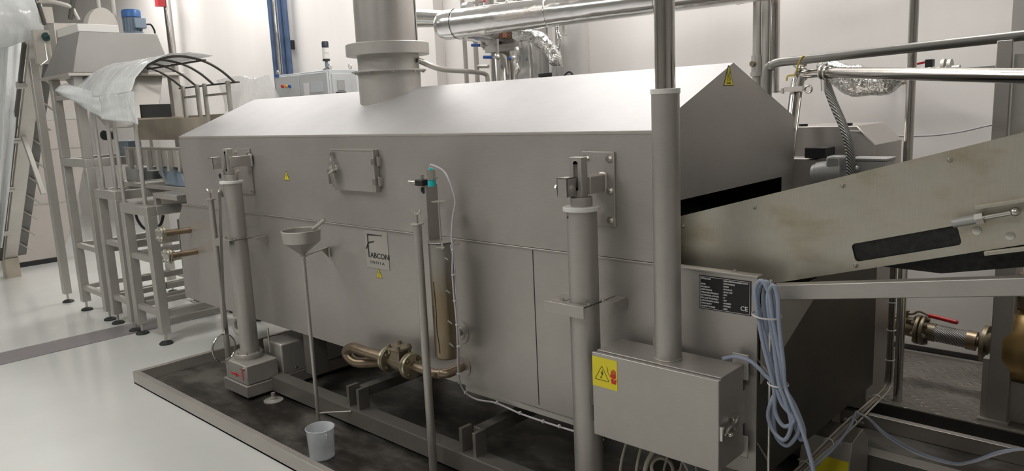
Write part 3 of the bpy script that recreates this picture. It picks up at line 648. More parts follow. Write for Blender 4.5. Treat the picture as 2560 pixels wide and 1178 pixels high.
MB().lathe((CX, CY, 1.113), (0, 0, 1), [(0, 0), (0.062, 0), (0.064, 0.002), (0.063, 0.005), (0, 0.007)], 40).build('lid', STEEL, t)
s = MB(); s.box(CX+0.045, CX+0.10, CY-0.01, CY+0.025, 1.108, 1.112); s.cyl((CX+0.052, CY-0.035, 1.09), (CX+0.052, CY-0.035, 1.118), 0.006, n=10); s.beam((CX+0.03, CY-0.05, 1.100), (CX+0.062, CY-0.03, 1.100), 0.012, 0.008); s.build('lid_clip', GLAZED, t)
zr = at(1100, 505, y=CY).z
MB().cyl((CX+0.004, CY, 1.115), (CX+0.004, CY, zr), 0.0045, n=12).build('float_rod', GLAZED, t)
MB().lathe((CX+0.004, CY, zr), (0, 0, 1), [(0, 0), (0.032, 0), (0.034, 0.0015), (0.032, 0.003), (0, 0.004)], 32).build('target_disc', STEELL, t)
for z in (0.665,):
    s = MB(); s.cyl((CX-0.02, CY+0.02, z), (CX-0.02, YH, z), 0.018, n=20); s.cyl((-2.565, YH-0.006, z), (-2.565, YH, z), 0.05, n=32); s.build('side_branch', STEEL, t)
MB().lathe((-2.565, YH-0.001, 0.655), (0, -1, 0), [(0, 0), (0.052, 0), (0.050, 0.004), (0.032, 0.005), (0.030, 0.010), (0, 0.010)], 32).build('branch_boss', STEELL, t)
for z in (1.05, 0.90, 0.76, 0.655): 
    s = MB(); s.cyl((CX+0.050, CY-0.024, z), (CX+0.090, CY-0.040, z-0.003), 0.003, n=10); s.cyl((CX+0.050, CY-0.025, z), (CX+0.054, CY-0.027, z), 0.0065, n=12); s.build('cable_peg', STEEL, t)
# flat perforated post beside the chamber, carries the sensor
px_ = CX-0.088
t = thing('sensor_post', 'flat steel post with a round hole, carrying the black rod clamp above the float chamber', 'post', (px_, CY, 1.06))
zt = at(1052, 462, y=2.20).z
s = MB()
hz, hr, n = 1.342, 0.0165, 20
x0, x1 = px_-0.030, px_+0.026
yA = CY-0.006
C8 = [(x0, zt), (x0, 1.08), (x1, 1.08), (x1, zt)]
# plate with a true hole: left/right halves
for sg in (-1, 1):
    arc = [(px_ + sg*hr*math.sin(a), yA, hz + hr*math.cos(a)) for a in (PI*k/n for k in range(n+1))]
    xe = x0 if sg < 0 else x1
    s.prism([(px_, yA, zt)] + arc + [(px_, yA, 1.08), (xe, yA, 1.08), (xe, yA, zt)], (0, 0.004, 0))
s.box(x1, x1+0.004, yA, yA+0.058, 1.11, zt); s.box(x1-0.004, x1+0.004, yA-0.010, yA, 1.055, zt-0.01)
s.build('perforated_plate', STEEL, t)
MB().cyl((px_, yA+0.0042, hz), (px_, yA+0.012, hz), 0.0175, n=20).build('hole_backing', BLACK, t)
rz = 1.378
s = MB(); s.cyl((px_-0.075, CY-0.022, rz), (px_+0.020, CY-0.022, rz), 0.0095, n=16); s.cyl((px_+0.005, CY-0.012, rz-0.02), (px_+0.005, CY-0.012, rz+0.034), 0.0085, n=14); s.build('clamp_rod', GLAZED, t)
MB().box(px_-0.022, px_+0.032, CY-0.036, CY-0.002, rz-0.014, rz+0.014).build('clamp_block', BLACK, t, bevel=0.004)
# proximity sensor
sx_, sy_ = px_+0.078, CY-0.020
t = thing('proximity_sensor', 'small metal proximity sensor with turquoise ends held above the target disc', 'sensor', (sx_, sy_, 1.35))
zs = at(1092, 448, y=sy_).z
MB().cyl((sx_, sy_, zs-0.004), (sx_, sy_, zs+0.040), 0.0185, n=24).build('sensor_barrel', GLAZED, t)
MB().cyl((sx_, sy_, zs-0.032), (sx_, sy_, zs-0.004), 0.0180, n=24).build('sensing_face', TEAL, t, label='turquoise sensing end')
MB().lathe((sx_, sy_, zs+0.040), (0, 0, 1), [(0.010, 0), (0.009, 0.006), (0.004, 0.010), (0, 0.010)], 20).build('cable_gland', TEAL, t)
s = MB(); s.lathe((sx_, sy_, zs-0.002), (0, 0, 1), [(0.018, 0), (0.026, 0), (0.026, 0.005), (0.018, 0.005)], 6); s.build('lock_nut', GLAZED, t)
s = MB(); s.box(px_+0.030, sx_+0.032, sy_-0.012, sy_+0.012, zs+0.004, zs+0.007); s.build('holder_strip', GLAZED, t)
# white sensor cable led down the chamber and along the tank bottom
def trail(pts): return [at(*p[:2], y=p[2]) for p in pts]
top = V((sx_, sy_, zs+0.050))
P = [top, top+V((0.006, 0, 0.012))] + trail([(1108, 427, 2.19), (1124, 455, 2.18), (1138, 500, 2.18), (1132, 545, 2.17), (1129, 590, 2.155), (1132, 625, 2.15), (1131, 680, 2.15), (1135, 740, 2.15), (1141, 800, 2.15), (1144, 860, 2.16), (1146, 930, 2.20), (1158, 975, 2.26), (1190, 998, 2.30), (1240, 1008, 2.30), (1300, 1034, 2.30), (1360, 1055, 2.30), (1440, 1080, 2.31), (1510, 1100, 2.32)])
t = thing('sensor_cable', 'thin white cable clipped down beside the float chamber and along the tank bottom edge', 'cable', P[0])
MB().tube(P, 0.0042, 8, sub=8).build('cable_sheath', CABW, t)
P2 = trail([(1126, 612, 2.16), (1136, 660, 2.155), (1139, 720, 2.155), (1144, 790, 2.155), (1149, 860, 2.165), (1146, 960, 2.24)]); MB().tube(P2, 0.0028, 8).build('second_sheath', CABW, t)
for p in ((1132, 624, 2.148), (1133, 687, 2.148), (1137, 752, 2.148), (1143, 812, 2.148), (1146, 866, 2.155), (1146, 934, 2.20), (1164, 982, 2.27), (1242, 1007, 2.296), (1300, 1033, 2.296), (1358, 1054, 2.296), (1398, 1066, 2.30)):
    c = at(*p[:2], y=p[2]); ax = (0, 0, 1) if p[1] < 960 else (1, 0, -0.1)
    MB().lathe(c, ax, [(0.008, -0.003), (0.009, 0), (0.008, 0.003), (0.006, 0.003), (0.006, -0.003), (0.008, -0.003)], 14).build('cable_tie', TIE, t)
# strip rail the cable lies on, under the tank
s = MB(); s.box(-2.56, -1.7, YH+0.004, YH+0.03, ZB-0.030, ZB-0.001); s.build('cable_rail', STEELB, tank)

# ================================================================== brass drain valve
VY = 2.20
a0 = at(885, 900, y=VY); a1 = at(968, 892, y=VY)
VZ = 0.478
t = thing('drain_valve', 'brass flanged drain valve with browned pipes below the fryer tank', 'valve', (-2.88, VY, 0.40))
fl, fr_ = -2.975, -2.805
s = MB(); s.tube([(fl, VY, VZ), (-3.20, VY, VZ), (-3.29, VY+0.005, VZ-0.002), (-3.352, VY+0.006, VZ-0.030), (-3.352, VY+0.010, VZ-0.060), (-3.30, VY+0.02, VZ-0.088), (-3.22, VY+0.06, VZ-0.085), (-3.08, VY+0.14, VZ-0.07), (-2.95, VY+0.30, VZ-0.06)], 0.027, 20); s.build('return_bend', COPPER, t)
s = MB(); s.tube([(fr_, VY, VZ), (-2.70, VY, VZ), (-2.625, VY, VZ), (-2.580, VY+0.015, VZ+0.005), (-2.565, VY+0.045, VZ+0.008), (-2.565, YH, VZ+0.015)], 0.0225, 20); s.build('outlet_elbow', COPPER, t)
MB().torus((-2.600, VY+0.004, VZ+0.002), (1, 0.5, 0), 0.0225, 0.0022, 28, 8).build('weld_bead', STEELL, t)
MB().lathe((-2.565, YH-0.001, VZ+0.015), (0, -1, 0), [(0.02, 0), (0.052, 0), (0.052, 0.004), (0.02, 0.004)], 32).build('wall_rose', STEELL, t)
for x in (fl, fr_):
    for k, dx in enumerate((-0.016, 0.001)):
        MB().lathe((x+dx, VY, VZ), (1, 0, 0), [(0.02, 0), (0.062, 0), (0.064, 0.002), (0.064, 0.012), (0.062, 0.014), (0.02, 0.014), (0.02, 0)], 36).build('flange', [BRASSL, BRASS][(k+(x > -2.9)) % 2], t)
    for k in range(4):
        a = PI/4+k*PI/2; s = MB()
        s.hexa((x+0.015, VY+0.046*math.sin(a), VZ+0.046*math.cos(a)), (1, 0, 0), 0.0095, 0.009); s.hexa((x-0.016, VY+0.046*math.sin(a), VZ+0.046*math.cos(a)), (-1, 0, 0), 0.0095, 0.009); s.build('flange_bolt', BRASS, t)
s = MB(); s.lathe((fl, VY, VZ), (1, 0, 0), [(0, 0), (0.036, 0), (0.032, 0.03), (0.040, 0.055), (0.040, 0.110), (0.032, 0.14), (0.036, 0.17), (0, 0.17)], 28)
s.box(-2.925, -2.855, VY-0.034, VY+0.034, VZ, VZ+0.070); s.build('valve_body', BRASS, t, bevel=0.004)
s = MB(); s.box(-2.938, -2.842, VY-0.044, VY+0.044, VZ+0.068, VZ+0.082); s.build('bonnet', BRASS, t, bevel=0.003)
for i in (-1, 1):
    for j in (-1, 1): 
        s = MB(); s.hexa((-2.890+i*0.036, VY+j*0.033, VZ+0.082), (0, 0, 1), 0.010, 0.011); s.cyl((-2.890+i*0.036, VY+j*0.033, VZ+0.048), (-2.890+i*0.036, VY+j*0.033, VZ+0.068), 0.009, n=6); s.build('bonnet_bolt', BRASS, t)

# ================================================================== flanged stubs at the left end
for i, (wx, wz) in enumerate(((-5.375, 0.925), (-5.31, 0.775))):
    L = 0.42
    t = thing('flanged_stub', ['upper flanged pipe stub with brown heat tint at the left end of the tank', 'lower flanged pipe stub with brown heat tint at the left end of the tank'][i], 'pipe stub', (wx, YH, wz), 'flanged stubs at the tank end')
    d = V((-0.0, -1, 0)); p = V((wx, YH, wz)); L = 0.19
    MB().cyl(p, p+d*L, 0.021, n=24).build('stub_pipe', COPPER, t)
    for k in range(2):
        q = p+d*(L+k*0.018); MB().lathe(q, d, [(0.0, 0), (0.052, 0), (0.054, 0.002), (0.054, 0.013), (0.052, 0.015), (0, 0.015)], 32).build('flange', [BRASSL, GLAZED][k], t)
    for k in range(4):
        a = PI/4+k*PI/2; c = p+d*(L+0.033)+V((0.04*math.cos(a), 0, 0.04*math.sin(a))); s = MB(); s.hexa(c, d, 0.009, 0.010); s.cyl(c, c-d*0.055, 0.005, n=8); s.build('flange_bolt', GLAZED, t)

# ================================================================== clutter left of the left column
s = MB(); t = thing('perforated_post', 'flat upright steel post with a round hole left of the left lifting column', 'post', (-4.61, 2.24, 0.4))
x0, x1, zt, yA = -4.655, -4.575, 1.385, 2.22; hx, hz, hr = -4.622, 1.343, 0.018
for sg in (-1, 1):
    arc = [(hx + sg*hr*math.sin(a), yA, hz + hr*math.cos(a)) for a in (PI*k/20 for k in range(21))]; xe = x0 if sg < 0 else x1
    s.prism([(hx, yA, zt)] + arc + [(hx, yA, 0.42), (xe, yA, 0.42), (xe, yA, zt)], (0, 0.004, 0))
s.box(x1, x1+0.004, yA, yA+0.05, 0.42, zt); s.build('post_plate', STEEL, t); MB().cyl((hx, yA+0.0042, hz), (hx, yA+0.012, hz), 0.019, n=20).build('hole_backing', BLACK, t)
s = MB(); s.box(x0, x1, yA+0.05, YH, 0.98, 1.02); s.build('post_standoff', STEEL, t)
t = thing('capped_standpipe', 'slim capped standpipe with a small wing handle left of the left column', 'pipe', (-4.745, 2.2, 0.010))
MB().cyl((-4.745, 2.2, 0.010), (-4.745, 2.2, 1.19), 0.019, n=24).build('standpipe_tube', STEEL, t)
s = MB(); s.cyl((-4.745, 2.2, 1.19), (-4.745, 2.2, 1.196), 0.03, n=24); s.build('cap', STEELL, t)
s = MB(); s.cyl((-4.745, 2.2, 1.19), (-4.745, 2.2, 1.24), 0.006, n=10); s.tube([(-4.780, 2.2, 1.255), (-4.762, 2.2, 1.242), (-4.745, 2.2, 1.24), (-4.728, 2.2, 1.242), (-4.71, 2.2, 1.255)], 0.005, 10); s.build('wing_handle', GLAZED, t)
t = thing('oil_strainer', 'long-handled round wire strainer leaning against the left lifting column', 'strainer', (-4.70, 2.08, 0.03))
rc = at(560, 870, y=1.96)
s = MB(); s.torus(rc, (0.97, 0.25, 0.05), 0.082, 0.0045, 40, 8); s.build('strainer_ring', CHROME, t)
s = MB(); s.cyl(rc-V((0.001, 0, 0)), rc+V((0.001, 0, 0)), 0.08, n=32); s.build('strainer_mesh', sheet_mat('fine_wire_mesh', 0.22, (0.3, 0.28, 0.24)), t)
hb = rc+V((0.0, 0.015, 0.083)); ht = at(548, 482, y=2.10)
s = MB(); s.tube([hb, hb+V((0, 0.005, 0.06)), ht*0.5+hb*0.5, ht-V((0, 0, 0.03)), ht, ht+V((-0.01, 0.012, 0.012)), ht+V((-0.012, 0.02, -0.03))], 0.0085, 10); s.build('strainer_handle', CHROME, t)
# ================================================================== take-out conveyor
def conv_mat():
    m, nt, b = _mat('oil_tinted_conveyor_steel')
    v = _tc(nt); n = _noise(nt, _tc(nt, (2.5, 2.5, 5)), 1.5, 5, 0.6); g = _noise(nt, _tc(nt, (60, 60, 4)), 3, 3, 0.6)
    mix = nt.nodes.new('ShaderNodeMix'); mix.data_type = 'RGBA'; mix.blend_type = 'MULTIPLY'; mix.inputs[0].default_value = 1
    nt.links.new(_ramp(nt, n, [(0.3, (0.64, 0.61, 0.55)), (0.55, (0.57, 0.54, 0.45)), (0.75, (0.42, 0.365, 0.26))]), mix.inputs[6]); nt.links.new(_ramp(nt, g, [(0.3, (0.93,)*3), (0.7, (1, 1, 1))]), mix.inputs[7])
    nt.links.new(mix.outputs[2], b.inputs['Base Color']); b.inputs['Metallic'].default_value = 0.72; nt.links.new(_rng(nt, n, 0.30, 0.44), b.inputs['Roughness']); return m
CONV = conv_mat()
A0 = V((-1.46, 2.45, 1.268)); ang = math.radians(15.8); U = V((math.cos(ang), 0, math.sin(ang))); N_ = V((-math.sin(ang), 0, math.cos(ang)))
def L(a, b, y=2.45): p = A0 + U*a - N_*b; return V((p.x, y, p.z))
def loc(px, py): p = at(px, py, y=2.45) - A0; return p.dot(U), -p.dot(N_)
t = thing('takeout_conveyor', 'oil-tinted steel conveyor rising to the right out of the fryer outlet', 'conveyor', (-1.46, 2.9, 1.0)); cv = t
AE, AS = 2.9, -0.22
s1 = loc(2125, 603); s2 = loc(2400, 571); s3 = loc(2400, 612); s4 = loc(2140, 656)
a0_, a1_ = (s1[0]+s4[0])/2, (s2[0]+s3[0])/2
b0_, b1_ = (s1[1]+s2[1])/2, (s3[1]+s4[1])/2
HGT = 0.300
def side(y, th, b_top, name):
    s = MB(); rr = 0.012
    def rpt(cx_, cy_, q0): return [(cx_ + rr*math.cos(q), cy_ + rr*math.sin(q)) for q in (q0 + PI/2*k/5 for k in range(6))]
    am = (a0_+a1_)/2
    # left half around slot, right half around slot (b grows downward)
    tl = rpt(a0_+rr, b0_+rr, PI)[::1]; bl = rpt(a0_+rr, b1_-rr, PI/2)
    left = [(am, b0_)] + [p for p in reversed(tl)] + [p for p in reversed(bl)] + [(am, b1_), (am, HGT), (-0.02, HGT), (AS, HGT-0.12), (AS, b_top), (am, b_top)]
    tr = rpt(a1_-rr, b0_+rr, -PI/2); br = rpt(a1_-rr, b1_-rr, 0)
    right = [(am, b0_)] + tr + br + [(am, b1_), (am, HGT), (AE, HGT), (AE, b_top), (am, b_top)]
    for poly in (left, right): s.prism([L(a, b, y) for a, b in poly], (0, th, 0))
    return s.build(name, CONV, t)
pn = side(2.45, 0.004, 0.0, 'side_plate')
s = MB(); s.prism([L(AS, 0.05, 3.36), L(AE, 0.05, 3.36), L(AE, HGT, 3.36), L(-0.02, HGT, 3.36), L(AS, HGT-0.12, 3.36)], (0, 0.004, 0)); s.build('far_side_plate', CONV, t)
BELT = plain('dark_mesh_belt', (0.035, 0.035, 0.034), 0.4, 0.6, 0.3, 60)
s = MB(); s.prism([L(AS, 0.075, 2.455), L(AE, 0.075, 2.455), L(AE, 0.12, 2.455), L(AS, 0.12, 2.455)], (0, 0.90, 0)); s.build('carrying_belt', BELT, t)
s = MB(); s.prism([L(0.1, b0_-0.02, 2.458), L(AE, b0_-0.02, 2.458), L(AE, b1_+0.02, 2.458), L(0.1, b1_+0.02, 2.458)], (0, 0.02, 0)); s.build('inner_guide', BELT, t)
s = MB(); s.prism([L(0.50, 0.26, 2.47), L(AE, 0.26, 2.47), L(AE, 0.41, 2.47), L(1.30, 0.385, 2.47), L(0.80, 0.350, 2.47)], (0, 0.86, 0)); s.build('return_belt', BELT, t)
for px_, py_ in ((1887, 518), (2108, 464), (2375, 400), (1708, 565), (2140, 648+15)):
    a, b = loc(px_, py_); p = L(a, b, 2.45); MB().lathe(p, (0, -1, 0), [(0, 0), (0.008, 0), (0.0075, 0.003), (0.004, 0.006), (0.003, 0.010), (0, 0.010)], 14).build('plate_screw', GLAZED, t)
for px_, py_ in ((2525, 590), (2442, 577)):
    a, b = loc(px_, py_); MB().lathe(L(a, b, 2.45), (0, -1, 0), [(0, 0), (0.013, 0), (0.012, 0.002), (0.007, 0.003), (0, 0.003)], 20).build('rivet_washer', GLAZED, t)
# take-up screw
p0 = at(2340, 566, y=2.425); p1 = at(2545, 529, y=2.425); d = (p1-p0)
T = lambda k: p0 + d*k
tk = MB().cyl(T(0.5), T(0.99), 0.0075, n=14).build('takeup_screw', GLAZED, t)
MB().cyl(T(0.22), T(0.52), 0.0135, n=20).build('screw_sleeve', ALUH, tk, label='pale cast sleeve')
MB().cyl(T(0.50), T(0.60), 0.017, n=6).build('adjusting_nut', GLAZED, tk)
MB().ball(T(0.97), 0.013).build('screw_end', GLAZED, tk)
s = MB(); s.beam(at(2440, 519, y=2.436), at(2640, 487, y=2.436), 0.028, 0.010); s.build('guide_strip', CONV, t, bevel=0.001)
s = MB(); s.beam(at(2462, 634, y=2.440), at(2640, 612, y=2.440), 0.02, 0.012); s.build('lower_guide_strip', CONV, t, bevel=0.001)
# support rail
r0 = at(1938, 729, y=2.36); r1 = at(2560, 714, y=2.36); d = (r1-r0).normalized()
MB().beam(r0, r0+d*2.3, 0.045, 0.050).build('support_rail', STEEL, t, bevel=0.003)
for k, a in enumerate((1.9,)):
    p = r0+d*a; MB().box(p.x-0.03, p.x+0.03, 2.345, 2.385, 0.0105, p.z-0.02).build('support_leg', STEEL, t)

# cable hanging coil on a rod
YC = 2.27
rp0 = at(1927, 700, y=YC-0.012); rp1 = at(1925, 1185, y=YC-0.012)
t = thing('hanging_rod', 'thin vertical steel rod on the tank corner behind the blue cable coil', 'rod', rp1)
MB().cyl(rp0, (rp0.x, rp0.y, rp1.z-0.3), 0.0045, n=10).build('rod_bar', GLAZED, t)
for z in (0.80, 0.50): MB().cyl((rp0.x, rp0.y, z), (-1.1, YH+0.01, z+0.018), 0.003, n=8).build('rod_stay', GLAZED, t)
tops = [(1892, 1908), (1905, 1926), (1920, 1940), (1912, 1932)]
def Q(px_, py_, dy=0.0): return at(px_, py_, y=YC+dy)
path = [Q(1808, 897, -0.02), Q(1840, 892, -0.03), Q(1880, 906, -0.035), Q(1915, 940, -0.03), Q(1938, 965, -0.03)]
bott = [(1940, 1095), (1985, 1040), (1930, 1060), (1975, 1100), (1950, 1112)]
loops = [ # (px down strand waist, bottom-left, bottom, bottom-right, up strand, top-left, top, top-right)
    ((1955, 1010), (1985, 1050), (1960, 1066), (1938, 1030), (1934, 965), (1908, 860), (1890, 760), (1888, 722), (1903, 702), (1921, 730), (1932, 800), (1950, 900), (1955, 962)),
    ((1975, 1020), (1998, 1070), (1970, 1114), (1940, 1090), (1934, 1030), (1940, 964), (1918, 860), (1898, 780), (1896, 730), (1914, 704), (1934, 735), (1938, 810), (1951, 905), (1957, 963)),
    ((1985, 1010), (2010, 1075), (2002, 1100), (1986, 1060), (1966, 1000), (1946, 962), (1926, 860), (1910, 770), (1910, 728), (1924, 708), (1942, 740), (1944, 815), (1953, 905), (1950, 960)),
    ((1930, 1000), (1920, 1040), (1935, 1080), (1962, 1100), (1978, 1060), (1962, 1000), (1948, 960), (1934, 860), (1922, 780), (1920, 738), (1932, 714), (1944, 742), (1948, 815), (1958, 905), (1962, 962)),
]
path2 = list(path)
for k, lp in enumerate(loops):
    for i, (a, b) in enumerate(lp): path2.append(Q(a, b, -0.035 + 0.012*((k*2 + (i > 6)) % 6)))
path2 += [Q(1975, 1000, -0.04), Q(2000, 1060, -0.045), Q(2022, 1130, -0.045), Q(2036, 1190, -0.045), Q(2050, 1290, -0.03)]
t = thing('coiled_cable', 'thick pale blue cable coiled and tied, hanging on the right corner of the tank', 'cable', Q(1950, 1110))
MB().tube(path2, 0.0068, 10, sub=7).build('cable_sheath', CABB, t)
for px_, py_, w in ((1917, 788, 0.046), (1945, 960, 0.032)):
    c = Q(px_, py_, -0.01); MB().lathe(c, (0.06, 0, 1), [(w, -0.003), (w+0.002, 0), (w, 0.003), (w-0.001, 0.003), (w-0.001, -0.003), (w, -0.003)], 28).build('cable_tie', TIE, t)
    

# cable ladder along the tank end
t = thing('cable_bundle', 'bundle of taupe cables tied along a thin ladder at the tank end', 'cables', (-1.05, 3.0, 0.33))
s = MB()
for k in range(5):
    o = V(((k-2)*0.0068, 0.006*(k % 2), 0.006*(k % 2)))
    s = MB().tube([V((-1.05, 3.565, 1.02))+o*0.8, V((-1.05, 3.565, 0.60))+o*0.8, V((-1.05, 3.56, 0.40))+o, V((-1.05, 3.53, 0.355))+o, V((-1.05, 3.45, 0.345))+o, V((-1.05, 3.0, 0.34+0.006*math.sin(k)))+o*1.3, V((-1.05, 2.6, 0.335))+o, V((-1.05, 2.25, 0.33))+o*1.4], 0.0042, 8); s.build('cable', [CABT, CABI, CABT, CABT, CABI][k], t)
for p, ax in ((( -1.05, 3.565, 0.75), (0, 0, 1)), ((-1.05, 3.565, 0.62), (0, 0, 1)), ((-1.05, 3.563, 0.48), (0, 0, 1)), ((-1.05, 3.40, 0.345), (0, 1, 0)), ((-1.05, 3.1, 0.34), (0, 1, 0)), ((-1.05, 2.85, 0.34), (0, 1, 0)), ((-1.05, 2.62, 0.335), (0, 1, 0)), ((-1.05, 2.48, 0.335), (0, 1, 0))):
    MB().lathe(p, ax, [(0.019, -0.003), (0.021, 0), (0.019, 0.003), (0.018, 0.003), (0.018, -0.003), (0.019, -0.003)], 16).build('cable_tie', TIE, t)
for y in (3.45, 3.15, 2.9, 2.68):
    MB().box(-1.1, -1.02, y-0.006, y+0.006, 0.322, 0.327).build('ladder_rung', STEEL, t)
for sg, lab in ((0, 'pale grey-blue cable looping from the cable bundle to the lower right'), (1, 'second pale cable beside it looping from the bundle to the lower right')):
    P = [at(2138, 1030, y=2.92), at(2172, 1047, y=2.90), at(2215, 1085-sg*3+8*sg, y=2.86), at(2290, 1128+6*sg, y=2.8), at(2380, 1158+2*sg, y=2.75), at(2430, 1154+2*sg, y=2.72), at(2500, 1130+4*sg, y=2.7), at(2560, 1124, y=2.7), at(2640, 1135, y=2.7)]
    tag(MB().tube(P, 0.0048, 8).build('trailing_cable', CABW if sg else CABB), lab, 'cable', 'cables trailing to the lower right')
tag(MB().tube([at(2140, 1030, y=2.92), at(2126, 1065, y=2.80), at(2085, 1120, y=2.62), at(2020, 1180, y=2.48), at(1980, 1230, y=2.4)], 0.0052, 8).build('grey_cable', CABB), 'single pale cable curving back down beside the cable bundle above the guard box', 'cable')
# guard box low right with a yellow label
yb = 3.05; e0 = at(2035, 1086, y=yb); e1 = at(2130, 1110, y=yb); zt = (e0.z+e1.z)/2; x0, x1 = e0.x-0.05, e1.x
t = thing('motor_guard', 'steel guard box with a yellow label, half out of the picture at the bottom right', 'guard', ((x0+x1)/2, yb+0.1, 0.011))
s = MB(); s.prism([(x0, yb-0.05, 0.011), (x0, yb-0.05, 0.05), (x0, yb, zt), (x0, yb+0.13, zt+0.02), (x0, yb+0.20, zt-0.05), (x0, yb+0.20, 0.011)], (x1-x0, 0, 0)); s.build('guard_shell', STEEL, t, bevel=0.002)
q0 = at(2046, 1152, y=yb-0.02); s = MB(); k = (zt-0.085)
def gf(z): return yb - 0.05*(zt-z)/(zt-0.05) - 0.0012
s.prism([(x0+0.06, gf(zt-0.075), zt-0.075), (x1-0.004, gf(zt-0.075), zt-0.075), (x1-0.004, gf(zt-0.17), zt-0.17), (x0+0.06, gf(zt-0.17), zt-0.17)], (0, -0.0008, 0)); s.build('yellow_label', YEL, t)

# ================================================================== chequer plate platform and what stands on it
PZ = 0.12; PY0 = at(2180, 1002, z=PZ).y
t = thing('chequer_platform', 'low dusty chequer plate platform between the fryer and the back wall', 'platform', (0, 4.3, 0))
MB().box(-3.0, 4.5, PY0, YB_-0.02, PZ-0.006, PZ).build('chequer_plate', CHEQ, t)
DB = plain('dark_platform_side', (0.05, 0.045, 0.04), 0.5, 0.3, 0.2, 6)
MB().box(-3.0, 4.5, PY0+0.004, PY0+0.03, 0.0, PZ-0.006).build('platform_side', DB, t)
MB().box(-3.0, 4.5, YB_-0.05, YB_-0.02, PZ, PZ+0.012).build('edge_strip', STEELL, t)
def onp(px_, py_): return at(px_, py_, z=PZ)
cb0 = at(2487, 1048, z=PZ); cx, cy = cb0.x, cb0.y
ztop = 1.10; cx += 0.012
t = thing('steel_post', 'square grey steel post standing on the chequer platform below the conveyor rail', 'post', (cx, cy, PZ))
wd = 0.042
MB().box(cx-wd, cx+wd, cy-wd, cy+wd, PZ, ztop).build('post_tube', STEEL, t, bevel=0.004)
MB().box(cx-0.075, cx+0.05, cy-0.06, cy+0.06, PZ, PZ+0.012).build('base_plate', STEELB, t)
MB().box(cx-0.07, cx-wd, cy-0.03, cy+0.03, PZ+0.012, PZ+0.30).build('side_angle', STEELB, t)
h0 = at(1932, 158, y=3.62); h1 = at(2600, 84, y=3.62)
t = thing('handrail', 'dull grey tubular handrail with a rounded bend at its left end', 'handrail', (h0.x, h0.y, PZ))
dd = (h1-h0)
MB().tube([(h0.x-0.025, h0.y, 0.011), (h0.x-0.025, h0.y, 1.2), (h0.x-0.025, h0.y, h0.z-0.07), (h0.x-0.008, h0.y, h0.z-0.018), h0+V((0.03, 0, 0.001)), h0+dd*0.15, h0+dd*0.5, h1, h0+dd*1.8], 0.021, 18).build('handrail_tube', plain('dull_handrail_steel', (0.24, 0.235, 0.22), 0.42, 0.8), t)
# second, browner post behind at the frame edge
p = at(2564, 80, y=4.45); t = tag(MB().box(p.x-0.05, p.x+0.05, 4.40, 4.50, PZ, CEIL).build('wall_stanchion', STEELB), 'darker steel post behind the square post at the right picture edge', 'post')
pa, pb = at(2496, 100, y=3.60), at(2536, 97, y=3.60)
t = thing('handrail_post', 'flat-faced grey post under the handrail near the right picture edge', 'post', ((pa.x+pb.x)/2, 3.60, 1.0))
MB().box(pa.x, pb.x, 3.575, 3.635-0.037, 1.0, pa.z-0.004).build('post_plate', STEEL, t, bevel=0.003)
MB().box(pa.x, pb.x, 3.364, 3.575, 1.0, 1.06).build('post_arm', STEEL, t, bevel=0.003)
MB().box(pb.x+0.004, pb.x+0.30, 3.60, 3.61, 1.0, pa.z-0.06).build('side_panel', STEELB, t)
MB().prism([at(2395, 171, y=3.59), at(2496, 163, y=3.59), at(2496, 182, y=3.59), at(2395, 176, y=3.59)], (0, 0.012, 0)).build('gusset_arm', STEELB, t)
# polished product pipe coming toward the viewer
j0 = at(2004, 186, y=3.66); j1 = at(2062, 181, y=3.60); j2 = at(2560, 190, y=2.75); dd = (j2-j1)
t = thing('polished_pipe', 'polished stainless pipe running across above the conveyor to the right edge', 'pipe', j1)
MB().cyl(j1, j2+dd*0.5, 0.0235, n=28).build('long_tube', CHROME, t)
MB().cyl(j0, j1, 0.021, n=24).build('tee_tube', CHROME, t)
for q, r in ((j0, 0.036), (j1, 0.036), (j1+dd*0.03, 0.032)):
    MB().torus(q, dd, r-0.008, 0.009, 28, 10).build('tri_clamp', GLAZED, t)
s = MB(); s.beam(j0+V((0.0, -0.03, 0.02)), j0+V((-0.055, -0.03, 0.075)), 0.014, 0.008); s.ball(j0+V((0.02, -0.02, 0.045)), 0.014); s.cyl(j0+V((0, 0, 0)), j0+V((-0.02, 0, -0.08)), 0.022, n=20); s.build('clamp_wing', GLAZED, t)
# riser down to the left behind the hood
k0 = at(1990, 200, y=3.68); k1 = at(1972, 345, y=3.60)
t = thing('riser_pipe', 'polished slanting riser pipe with a clamp behind the hood gable', 'pipe', k1)
MB().cyl(k0, k0 + (k1-k0)*3.0, 0.0225, n=24).build('riser_tube', CHROME, t)
c = at(2000, 222, y=3.66); s = MB(); s.box(c.x-0.06, c.x+0.03, c.y-0.045, c.y-0.025, c.z-0.012, c.z+0.012); s.torus(c+V((0.055, -0.035, -0.004)), (0, 1, 0.1), 0.016, 0.005, 18, 8); s.cyl(c+V((-0.07, -0.035, 0.006)), c+V((-0.07, -0.035, -0.02)), 0.008, n=10); s.torus(c+V((-0.02, 0.02, 0.0)), (k1-k0), 0.026, 0.008, 24, 8); s.build('pipe_clamp', GLAZED, t)
MB().cyl(k0+V((0.02, 0.03, 0)), k0+V((0.02, 0.03, 0)) + (k1-k0)*1.5, 0.006, n=10).build('side_rod', GLAZED, t)
tag(MB().tube([at(1966, 202, y=3.6), at(1970, 190, y=3.6), at(1988, 186, y=3.6), at(1996, 160, y=3.6), at(2006, 142, y=3.6), at(2012, 146, y=3.62), at(2000, 170, y=3.66)], 0.004, 8).build('yellow_wire', YROPE), 'short yellow wire looped round the polished pipe joint', 'wire')
